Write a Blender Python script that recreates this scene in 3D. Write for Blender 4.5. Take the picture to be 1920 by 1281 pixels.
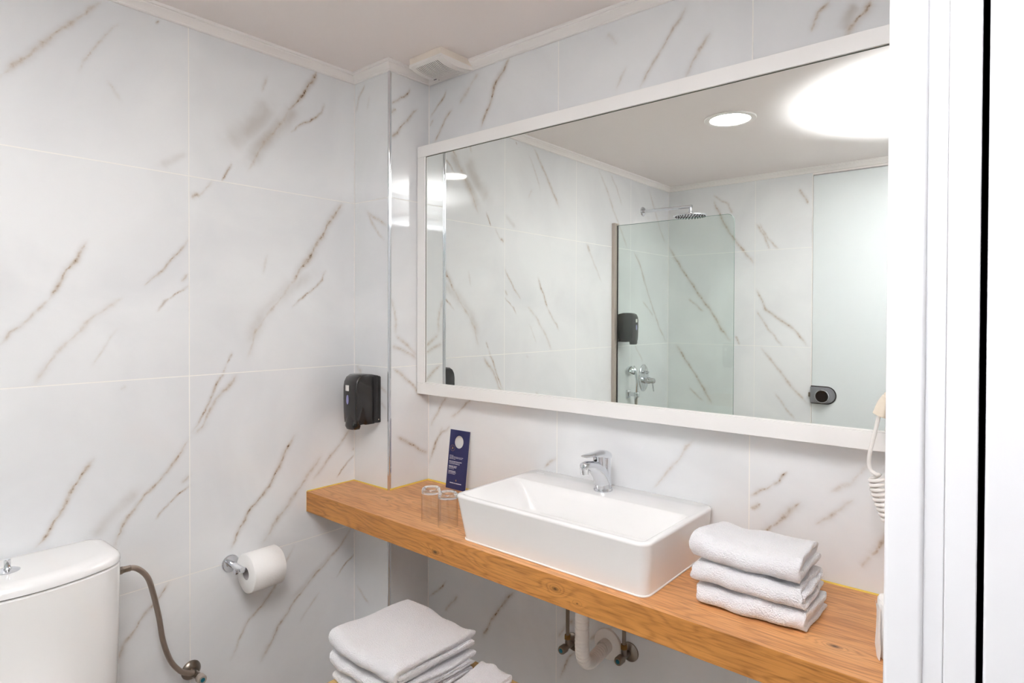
import bpy, math, random
import numpy as np
from mathutils import Matrix, Vector

for _o in list(bpy.data.objects):
    bpy.data.objects.remove(_o)
SC = bpy.context.scene
COL = SC.collection
PI = math.pi

# ------------------------------------------------------------------ camera
CAM_POS = Vector((1.9378, -1.5681, 1.4))
YAW, PITCH, ROLL = math.radians(40.1815), math.radians(-0.66), math.radians(0.1901)
_fw = Vector((-math.sin(YAW) * math.cos(PITCH), math.cos(YAW) * math.cos(PITCH), math.sin(PITCH)))
_rt = Vector((math.cos(YAW), math.sin(YAW), 0))
_up = _rt.cross(_fw)
_r2 = _rt * math.cos(ROLL) + _up * math.sin(ROLL)
_u2 = -_rt * math.sin(ROLL) + _up * math.cos(ROLL)
cam_data = bpy.data.cameras.new('camera')
cam = bpy.data.objects.new('camera', cam_data)
COL.objects.link(cam)
_m = Matrix((_r2, _u2, -_fw)).transposed().to_4x4()
_m.translation = CAM_POS
cam.matrix_world = _m
cam_data.sensor_width = 36
cam_data.lens = 1157.0 * 36 / 1920
cam_data.shift_y = -34.654 / 1920
cam_data.clip_start = 0.01
SC.camera = cam

# ------------------------------------------------------------------ view, world, large lights
SC.view_settings.view_transform = 'Standard'
SC.view_settings.look = 'None'
SC.view_settings.gamma = 1
SC.view_settings.use_curve_mapping = False
SC.view_settings.exposure = 0.95
SC.cycles.use_denoising = True
SC.cycles.max_bounces = 14
SC.cycles.diffuse_bounces = 8
SC.cycles.glossy_bounces = 8
SC.cycles.transmission_bounces = 12
SC.cycles.transparent_max_bounces = 12
SC.cycles.sample_clamp_indirect = 8
SC.cycles.blur_glossy = 0.3

world = bpy.data.worlds.new('hallway_light')
SC.world = world
world.use_nodes = True
world.node_tree.nodes['Background'].inputs[0].default_value = (0.93, 0.95, 1.0, 1)
world.node_tree.nodes['Background'].inputs[1].default_value = 0.15

# the photographer's flash, held beside the camera and bounced off the ceiling
fl = bpy.data.lights.new('bounce_flash', 'SPOT')
fl.energy = 350.0
fl.color = (.922, .965, 1.0)
fl.spot_size = math.radians(80)
fl.spot_blend = 1.0
fl.shadow_soft_size = 0.10
flash = bpy.data.objects.new('bounce_flash', fl)
COL.objects.link(flash)
flash.location = (1.78, -1.60, 1.48)
flash.rotation_euler = (Vector((1.74, -1.56, 2.29)) - flash.location).to_track_quat('-Z', 'Y').to_euler()

# ------------------------------------------------------------------ helpers
random.seed(7)
RNG = np.random.default_rng(5)


class MB:
    """collects verts and faces, then links them as one mesh object"""
    def __init__(s):
        s.v = []; s.f = []; s.fm = []

    def add(s, vs, fs):
        n = len(s.v)
        s.v += [tuple(p) for p in vs]
        s.f += [tuple(i + n for i in f) for f in fs]
        return s

    def box(s, x0, x1, y0, y1, z0, z1):
        v = [(x, y, z) for z in (z0, z1) for y in (y0, y1) for x in (x0, x1)]
        return s.add(v, [(0, 2, 3, 1), (4, 5, 7, 6), (0, 1, 5, 4), (2, 6, 7, 3), (0, 4, 6, 2), (1, 3, 7, 5)])

    def loft(s, loops, cap0=True, cap1=True, closed=False):
        n = len(loops[0]); vs = [p for lp in loops for p in lp]; fs = []
        m = len(loops)
        for i in range(m if closed else m - 1):
            a = i * n; b = ((i + 1) % m) * n
            for j in range(n):
                k = (j + 1) % n
                fs.append((a + j, a + k, b + k, b + j))
        if cap0 and not closed: fs.append(tuple(range(n - 1, -1, -1)))
        if cap1 and not closed: fs.append(tuple(range((m - 1) * n, m * n)))
        return s.add(vs, fs)

    def lathe(s, prof, n=32, org=(0, 0, 0), axis='z', cap0=False, cap1=False):
        loops = []
        for r, h in prof:
            lp = []
            for j in range(n):
                a = 2 * PI * j / n
                c, q = r * math.cos(a), r * math.sin(a)
                p = {'z': (c, q, h), 'y': (q, h, c), '-y': (c, -h, q), 'x': (h, c, q)}[axis]
                lp.append((org[0] + p[0], org[1] + p[1], org[2] + p[2]))
            loops.append(lp)
        return s.loft(loops, cap0, cap1)

    def tube(s, pts, rad, n=12, closed=False, flat=1.0, cap=True):
        P = [Vector(p) for p in pts]; m = len(P)
        R = rad if hasattr(rad, '__len__') else [rad] * m
        T = []
        for i in range(m):
            a = P[(i - 1) % m] if (closed or i > 0) else P[i]
            b = P[(i + 1) % m] if (closed or i < m - 1) else P[i]
            T.append((b - a).normalized())
        up = Vector((0, 0, 1)) if abs(T[0].z) < .9 else Vector((1, 0, 0))
        nrm = (up - T[0] * up.dot(T[0])).normalized()
        loops = []
        for i in range(m):
            if i: nrm = (nrm - T[i] * nrm.dot(T[i])).normalized()
            bi = T[i].cross(nrm)
            loops.append([tuple(P[i] + nrm * (R[i] * math.cos(2 * PI * j / n)) + bi * (R[i] * flat * math.sin(2 * PI * j / n))) for j in range(n)])
        return s.loft(loops, cap, cap, closed)

    def build(s, name, mat, parent=None, smooth=True, bevel=0.0, seg=2, sub=0, angle=40):
        me = bpy.data.meshes.new(name)
        me.from_pydata(s.v, [], s.f)
        me.materials.append(mat)
        me.validate()
        o = bpy.data.objects.new(name, me)
        COL.objects.link(o)
        if parent is not None: o.parent = parent
        import bmesh
        bm = bmesh.new(); bm.from_mesh(me)
        bmesh.ops.recalc_face_normals(bm, faces=bm.faces)
        bm.to_mesh(me); bm.free()
        if smooth:
            for p in me.polygons: p.use_smooth = True
            me.set_sharp_from_angle(angle=math.radians(angle))
        if bevel:
            b = o.modifiers.new('bevel', 'BEVEL'); b.width = bevel; b.segments = seg
            b.limit_method = 'ANGLE'; b.angle_limit = math.radians(35)
            b.harden_normals = True
            for p in me.polygons: p.use_smooth = True
        if sub:
            q = o.modifiers.new('sub', 'SUBSURF'); q.levels = sub; q.render_levels = sub
        return o


def tag(o, label, cat, group=None, kind=None):
    o['label'] = label; o['category'] = cat
    if group: o['group'] = group
    if kind: o['kind'] = kind
    return o


def thing(name, loc, label, cat, group=None):
    o = bpy.data.objects.new(name, None)
    o.empty_display_size = .05
    COL.objects.link(o); o.location = loc
    return tag(o, label, cat, group)


def copy_tree(o, parent=None):
    c = o.copy(); COL.objects.link(c); c.parent = parent
    for ch in list(o.children): copy_tree(ch, c)
    return c


def struct(o):
    o['kind'] = 'structure'
    return o


def rrect(x0, x1, y0, y1, r, z, n=6):
    out = []
    for cx, cy, a0 in ((x1 - r, y0 + r, -90), (x1 - r, y1 - r, 0), (x0 + r, y1 - r, 90), (x0 + r, y0 + r, 180)):
        for k in range(n + 1):
            a = math.radians(a0 + 90 * k / n)
            out.append((cx + r * math.cos(a), cy + r * math.sin(a), z))
    return out


def smooth_path(pts, n=10):
    P = [Vector(p) for p in pts]; out = []
    for i in range(len(P) - 1):
        p0 = P[i - 1] if i else P[i] * 2 - P[i + 1]
        p1, p2 = P[i], P[i + 1]
        p3 = P[i + 2] if i + 2 < len(P) else P[i + 1] * 2 - P[i]
        for k in range(n):
            t = k / n
            out.append(.5 * ((2 * p1) + (p2 - p0) * t + (2 * p0 - 5 * p1 + 4 * p2 - p3) * t * t + (3 * p1 - p0 - 3 * p2 + p3) * t ** 3))
    out.append(P[-1])
    return [tuple(p) for p in out]


# ------------------------------------------------------------------ materials
def sl(c):
    return tuple(((x / 255 / 12.92) if x / 255 <= .04045 else ((x / 255 + .055) / 1.055) ** 2.4) for x in c) + (1,)


def new_mat(name):
    m = bpy.data.materials.new(name); m.use_nodes = True
    nt = m.node_tree
    return m, nt, nt.nodes, nt.links, nt.nodes['Principled BSDF']


def simple(name, rgb, rough=.5, metal=0., spec=.5, coat=0., bump=None, trans=0., ior=1.5, sheen=0., var=0.):
    m, nt, N, Lk, b = new_mat(name)
    b.inputs['Base Color'].default_value = sl(rgb)
    b.inputs['Roughness'].default_value = rough
    b.inputs['Metallic'].default_value = metal
    b.inputs['Specular IOR Level'].default_value = spec
    b.inputs['Coat Weight'].default_value = coat
    b.inputs['Transmission Weight'].default_value = trans
    b.inputs['IOR'].default_value = ior
    b.inputs['Sheen Weight'].default_value = sheen
    tc = N.new('ShaderNodeTexCoord')
    nz = N.new('ShaderNodeTexNoise')
    Lk.new(tc.outputs['Object'], nz.inputs['Vector'])
    if bump:
        nz.inputs['Scale'].default_value = bump[0]; nz.inputs['Detail'].default_value = bump[2] if len(bump) > 2 else 3
        bp = N.new('ShaderNodeBump'); bp.inputs['Strength'].default_value = bump[1]; bp.inputs['Distance'].default_value = bump[3] if len(bump) > 3 else .002
        Lk.new(nz.outputs['Fac'], bp.inputs['Height']); Lk.new(bp.outputs['Normal'], b.inputs['Normal'])
    else:
        nz.inputs['Scale'].default_value = 6
        rg = N.new('ShaderNodeMapRange')
        rg.inputs['To Min'].default_value = max(0, rough - .02 - var); rg.inputs['To Max'].default_value = rough + .02 + var
        Lk.new(nz.outputs['Fac'], rg.inputs['Value']); Lk.new(rg.outputs['Result'], b.inputs['Roughness'])
    return m


def math_node(N, Lk, op, a, b=None, c=None):
    n = N.new('ShaderNodeMath'); n.operation = op
    for i, q in enumerate((a, b, c)):
        if q is None: continue
        if isinstance(q, (int, float)): n.inputs[i].default_value = q
        else: Lk.new(q, n.inputs[i])
    return n.outputs[0]


def mix_col(N, Lk, fac, a, b):
    n = N.new('ShaderNodeMix'); n.data_type = 'RGBA'
    if isinstance(fac, (int, float)): n.inputs[0].default_value = fac
    else: Lk.new(fac, n.inputs[0])
    for i, q in ((6, a), (7, b)):
        if isinstance(q, tuple): n.inputs[i].default_value = q
        else: Lk.new(q, n.inputs[i])
    return n.outputs[2]


def make_tile():
    m, nt, N, Lk, b = new_mat('marble_tile')
    uv = N.new('ShaderNodeUVMap')
    sp = N.new('ShaderNodeSeparateXYZ'); Lk.new(uv.outputs[0], sp.inputs[0])
    ds = []
    for ax in (0, 1):
        fr = math_node(N, Lk, 'FRACT', sp.outputs[ax])
        d = math_node(N, Lk, 'MINIMUM', fr, math_node(N, Lk, 'SUBTRACT', 1.0, fr))
        ds.append(d)
    g = math_node(N, Lk, 'MINIMUM', ds[0], ds[1])
    mr = N.new('ShaderNodeMapRange'); mr.inputs[1].default_value = .0016; mr.inputs[2].default_value = .0030
    mr.inputs[3].default_value = 1; mr.inputs[4].default_value = 0
    Lk.new(g, mr.inputs[0]); grout = mr.outputs[0]
    tc = N.new('ShaderNodeTexCoord')
    n1 = N.new('ShaderNodeTexNoise'); n1.inputs['Scale'].default_value = 160; n1.inputs['Detail'].default_value = 4
    n2 = N.new('ShaderNodeTexNoise'); n2.inputs['Scale'].default_value = 2.4; n2.inputs['Detail'].default_value = 4
    n2.inputs['Distortion'].default_value = .6
    Lk.new(tc.outputs['Object'], n1.inputs['Vector']); Lk.new(tc.outputs['Object'], n2.inputs['Vector'])
    av = N.new('ShaderNodeAttribute'); av.attribute_name = 'vein'
    ah = N.new('ShaderNodeAttribute'); ah.attribute_name = 'haze'
    r1 = N.new('ShaderNodeMapRange'); r1.inputs[3].default_value = .55; r1.inputs[4].default_value = 1.35
    r1.inputs[1].default_value = .3; r1.inputs[2].default_value = .7
    Lk.new(n1.outputs['Fac'], r1.inputs[0])
    vf = math_node(N, Lk, 'MULTIPLY', av.outputs['Fac'], r1.outputs[0])
    cr = N.new('ShaderNodeValToRGB')
    cr.color_ramp.elements[0].position = .36; cr.color_ramp.elements[0].color = sl((223, 224, 226))
    cr.color_ramp.elements[1].position = .62; cr.color_ramp.elements[1].color = sl((233, 234, 235))
    Lk.new(n2.outputs['Fac'], cr.inputs[0])
    n4 = N.new('ShaderNodeTexNoise'); n4.inputs['Scale'].default_value = 13; n4.inputs['Detail'].default_value = 5; n4.inputs['Distortion'].default_value = .8
    Lk.new(tc.outputs['Object'], n4.inputs['Vector'])
    r4 = N.new('ShaderNodeMapRange'); r4.inputs[1].default_value = .32; r4.inputs[2].default_value = .68; r4.inputs[3].default_value = .62; r4.inputs[4].default_value = 1.15
    Lk.new(n4.outputs['Fac'], r4.inputs[0])
    c1 = mix_col(N, Lk, math_node(N, Lk, 'MULTIPLY', ah.outputs['Fac'], r4.outputs[0]), cr.outputs[0], sl((170, 158, 146)))
    vr = N.new('ShaderNodeValToRGB')
    e = vr.color_ramp.elements
    e[0].position = 0; e[0].color = sl((200, 184, 164)); e[1].position = 1; e[1].color = sl((104, 84, 66))
    e2 = e.new(.5); e2.color = sl((172, 148, 122))
    Lk.new(vf, vr.inputs[0])
    fac = math_node(N, Lk, 'MINIMUM', math_node(N, Lk, 'MULTIPLY', vf, 1.15), 1.0)
    c2 = mix_col(N, Lk, fac, c1, vr.outputs[0])
    c3 = mix_col(N, Lk, grout, c2, sl((240, 238, 234)))
    Lk.new(c3, b.inputs['Base Color'])
    rr = N.new('ShaderNodeMapRange'); rr.inputs[3].default_value = .045; rr.inputs[4].default_value = .6
    Lk.new(grout, rr.inputs[0]); Lk.new(rr.outputs[0], b.inputs['Roughness'])
    bp = N.new('ShaderNodeBump'); bp.invert = True; bp.inputs['Strength'].default_value = .25; bp.inputs['Distance'].default_value = .001
    Lk.new(grout, bp.inputs['Height']); Lk.new(bp.outputs[0], b.inputs['Normal'])
    b.inputs['Specular IOR Level'].default_value = .5
    return m


def make_wood(name, base, dark, light, scale=1.0, knots=(), seams=()):
    m, nt, N, Lk, b = new_mat(name)
    tc = N.new('ShaderNodeTexCoord')
    mp = N.new('ShaderNodeMapping'); mp.inputs['Scale'].default_value = (1.1 * scale, 7.5 * scale, 7.5 * scale)
    Lk.new(tc.outputs['Object'], mp.inputs[0])
    kw = None
    for (kx, ky, kz, kr) in knots:
        vd = N.new('ShaderNodeVectorMath'); vd.operation = 'SUBTRACT'
        Lk.new(tc.outputs['Object'], vd.inputs[0]); vd.inputs[1].default_value = (kx, ky, kz)
        vs = N.new('ShaderNodeVectorMath'); vs.operation = 'MULTIPLY'; vs.inputs[1].default_value = (.5, 1, 1)
        Lk.new(vd.outputs[0], vs.inputs[0])
        ln = N.new('ShaderNodeVectorMath'); ln.operation = 'LENGTH'; Lk.new(vs.outputs[0], ln.inputs[0])
        k = math_node(N, Lk, 'POWER', 2.718, math_node(N, Lk, 'DIVIDE', math_node(N, Lk, 'MULTIPLY', ln.outputs['Value'], -1.0), kr))
        kw = k if kw is None else math_node(N, Lk, 'MAXIMUM', kw, k)
    n1 = N.new('ShaderNodeTexNoise'); n1.inputs['Scale'].default_value = 2.2; n1.inputs['Detail'].default_value = 2; n1.inputs['Distortion'].default_value = .5
    Lk.new(mp.outputs[0], n1.inputs['Vector'])
    f = n1.outputs['Fac']
    if kw is not None: f = math_node(N, Lk, 'ADD', f, math_node(N, Lk, 'MULTIPLY', kw, .45))
    rings = math_node(N, Lk, 'SINE', math_node(N, Lk, 'MULTIPLY', f, 78.0))
    rings = math_node(N, Lk, 'POWER', math_node(N, Lk, 'MULTIPLY', math_node(N, Lk, 'ADD', rings, 1.0), .5), 2.5)
    mp2 = N.new('ShaderNodeMapping'); mp2.inputs['Scale'].default_value = (6 * scale, 130 * scale, 130 * scale)
    Lk.new(tc.outputs['Object'], mp2.inputs[0])
    n2 = N.new('ShaderNodeTexNoise'); n2.inputs['Scale'].default_value = 2.0; n2.inputs['Detail'].default_value = 5; n2.inputs['Roughness'].default_value = .65
    Lk.new(mp2.outputs[0], n2.inputs['Vector'])
    mp3 = N.new('ShaderNodeMapping'); mp3.inputs['Scale'].default_value = (1.5, 9, 9)
    Lk.new(tc.outputs['Object'], mp3.inputs[0])
    n3 = N.new('ShaderNodeTexNoise'); n3.inputs['Scale'].default_value = 1.3; n3.inputs['Detail'].default_value = 3
    Lk.new(mp3.outputs[0], n3.inputs['Vector'])
    r3 = N.new('ShaderNodeMapRange'); r3.inputs[1].default_value = .35; r3.inputs[2].default_value = .65
    Lk.new(n3.outputs['Fac'], r3.inputs[0])
    c0 = mix_col(N, Lk, r3.outputs[0], base, light)
    r2 = N.new('ShaderNodeMapRange'); r2.inputs[1].default_value = .48; r2.inputs[2].default_value = .72; r2.inputs[4].default_value = .55
    Lk.new(n2.outputs['Fac'], r2.inputs[0])
    c1 = mix_col(N, Lk, r2.outputs[0], c0, dark)
    c2 = mix_col(N, Lk, math_node(N, Lk, 'MULTIPLY', rings, math_node(N, Lk, 'MULTIPLY', n2.outputs['Fac'], .62)), c1, dark)
    if kw is not None:
        kk = N.new('ShaderNodeMapRange'); kk.inputs[1].default_value = .55; kk.inputs[2].default_value = .92; kk.inputs[4].default_value = .95
        Lk.new(kw, kk.inputs[0]); c2 = mix_col(N, Lk, kk.outputs[0], c2, sl((62, 38, 22)))
    if seams:
        sp = N.new('ShaderNodeSeparateXYZ'); Lk.new(tc.outputs['Object'], sp.inputs[0])
        sm = None
        for (ax, val) in seams:
            d = math_node(N, Lk, 'LESS_THAN', math_node(N, Lk, 'ABSOLUTE', math_node(N, Lk, 'SUBTRACT', sp.outputs[ax], val)), .0006)
            sm = d if sm is None else math_node(N, Lk, 'MAXIMUM', sm, d)
        c2 = mix_col(N, Lk, math_node(N, Lk, 'MULTIPLY', sm, .6), c2, sl((90, 52, 25)))
    Lk.new(c2, b.inputs['Base Color'])
    b.inputs['Roughness'].default_value = .42
    bp = N.new('ShaderNodeBump'); bp.inputs['Strength'].default_value = .15; bp.inputs['Distance'].default_value = .0006
    Lk.new(n2.outputs['Fac'], bp.inputs['Height']); Lk.new(bp.outputs[0], b.inputs['Normal'])
    return m


def emission(name, rgb, strength):
    m = bpy.data.materials.new(name); m.use_nodes = True
    N = m.node_tree.nodes; Lk = m.node_tree.links
    N.remove(N['Principled BSDF'])
    e = N.new('ShaderNodeEmission'); e.inputs[0].default_value = rgb; e.inputs[1].default_value = strength
    Lk.new(e.outputs[0], N['Material Output'].inputs[0])
    return m


def clear_glass(name, tint):
    """thin flat pane: tinted see-through with mirror-like reflection at grazing angles"""
    m = bpy.data.materials.new(name); m.use_nodes = True
    N = m.node_tree.nodes; Lk = m.node_tree.links
    N.remove(N['Principled BSDF'])
    t = N.new('ShaderNodeBsdfTransparent'); t.inputs[0].default_value = tint
    g = N.new('ShaderNodeBsdfGlossy'); g.inputs['Roughness'].default_value = .0
    lw = N.new('ShaderNodeLayerWeight'); lw.inputs[0].default_value = .5
    fac = math_node(N, Lk, 'MULTIPLY_ADD', math_node(N, Lk, 'POWER', lw.outputs['Facing'], 4.0), .85, .035)
    mx = N.new('ShaderNodeMixShader')
    Lk.new(fac, mx.inputs[0]); Lk.new(t.outputs[0], mx.inputs[1]); Lk.new(g.outputs[0], mx.inputs[2])
    Lk.new(mx.outputs[0], N['Material Output'].inputs[0])
    return m


M = {}
M['tile'] = make_tile()
M['paint'] = simple('ceiling_paint', (238, 231, 228), .85, bump=(60, .15, 4, .001))
M['trim'] = simple('white_moulding', (240, 236, 233), .45)
M['lacquer'] = simple('white_lacquer', (240, 238, 236), .35)
M['pvc'] = simple('white_door_frame', (226, 226, 228), .4)
M['chrome'] = simple('chrome', (224, 226, 230), .05, metal=1)
M['steel'] = simple('brushed_steel', (198, 188, 178), .42, metal=.7, bump=(400, .05))
M['nickel'] = simple('dull_nickel', (150, 140, 130), .3, metal=1)
M['brass'] = simple('brass', (150, 118, 72), .35, metal=1)
M['ceramic'] = simple('white_ceramic', (240, 239, 238), .06, coat=.3)
M['black'] = simple('black_plastic', (26, 22, 21), .12, coat=.4)
M['black_matt'] = simple('black_rubber', (44, 40, 40), .6)
M['white_plastic'] = simple('white_plastic', (238, 234, 230), .35)
M['cream_plastic'] = simple('cream_plastic', (238, 226, 208), .4)
M['old_plastic'] = simple('aged_plastic', (236, 226, 214), .5)
M['terry'] = simple('white_terry', (252, 251, 254), .95, bump=(330, .9, 4, .007), sheen=.3)
M['terry2'] = simple('white_terry_flat', (250, 249, 252), .95, bump=(330, .8, 3, .007), sheen=.2)
M['paper'] = simple('white_paper', (242, 240, 238), .9, bump=(260, .6, 2, .0015))
M['card_blue'] = simple('navy_card', (40, 44, 92), .5)
M['card_white'] = simple('white_print', (225, 225, 232), .6)
M['card_gold'] = simple('gold_print', (186, 138, 70), .5)
M['sealant'] = simple('yellowed_sealant', (226, 192, 84), .5)
M['teal'] = simple('teal_cap', (20, 110, 130), .4)
M['floor'] = simple('floor_tile', (150, 140, 130), .3)
M['mirror'] = simple('mirror_silver', (246, 249, 246), 0.0, metal=1)
M['mirror'].node_tree.nodes['Principled BSDF'].inputs['Roughness'].default_value = 0
for _l in list(M['mirror'].node_tree.links):
    if _l.to_socket.name == 'Roughness': M['mirror'].node_tree.links.remove(_l)
M['edge'] = simple('mirror_edge', (86, 92, 76), .3)
M['pane'] = clear_glass('shower_glass', (.94, .975, .958, 1))
M['glass'] = simple('tumbler_glass', (252, 252, 252), 0.0, trans=1, ior=1.47)
M['glass'].node_tree.nodes['Principled BSDF'].inputs['Roughness'].default_value = 0
for _l in list(M['glass'].node_tree.links):
    if _l.to_socket.name == 'Roughness': M['glass'].node_tree.links.remove(_l)
M['frost'] = simple('frosted_glass', (234, 239, 240), .3, trans=.15)
M['tumbler'] = clear_glass('tumbler_wall', (.985, .987, .985, 1))
M['lamp'] = emission('downlight_panel', (1, .96, .92, 1), 32)
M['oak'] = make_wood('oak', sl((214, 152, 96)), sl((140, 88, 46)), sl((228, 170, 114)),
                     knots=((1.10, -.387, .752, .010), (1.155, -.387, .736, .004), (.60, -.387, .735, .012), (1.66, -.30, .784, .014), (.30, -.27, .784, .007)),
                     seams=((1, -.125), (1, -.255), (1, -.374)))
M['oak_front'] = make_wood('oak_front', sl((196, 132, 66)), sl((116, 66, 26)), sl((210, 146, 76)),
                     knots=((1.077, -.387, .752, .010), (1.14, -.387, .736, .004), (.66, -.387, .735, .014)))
M['bamboo'] = make_wood('pale_bamboo', sl((222, 184, 120)), sl((190, 146, 84)), sl((232, 198, 138)))

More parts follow.
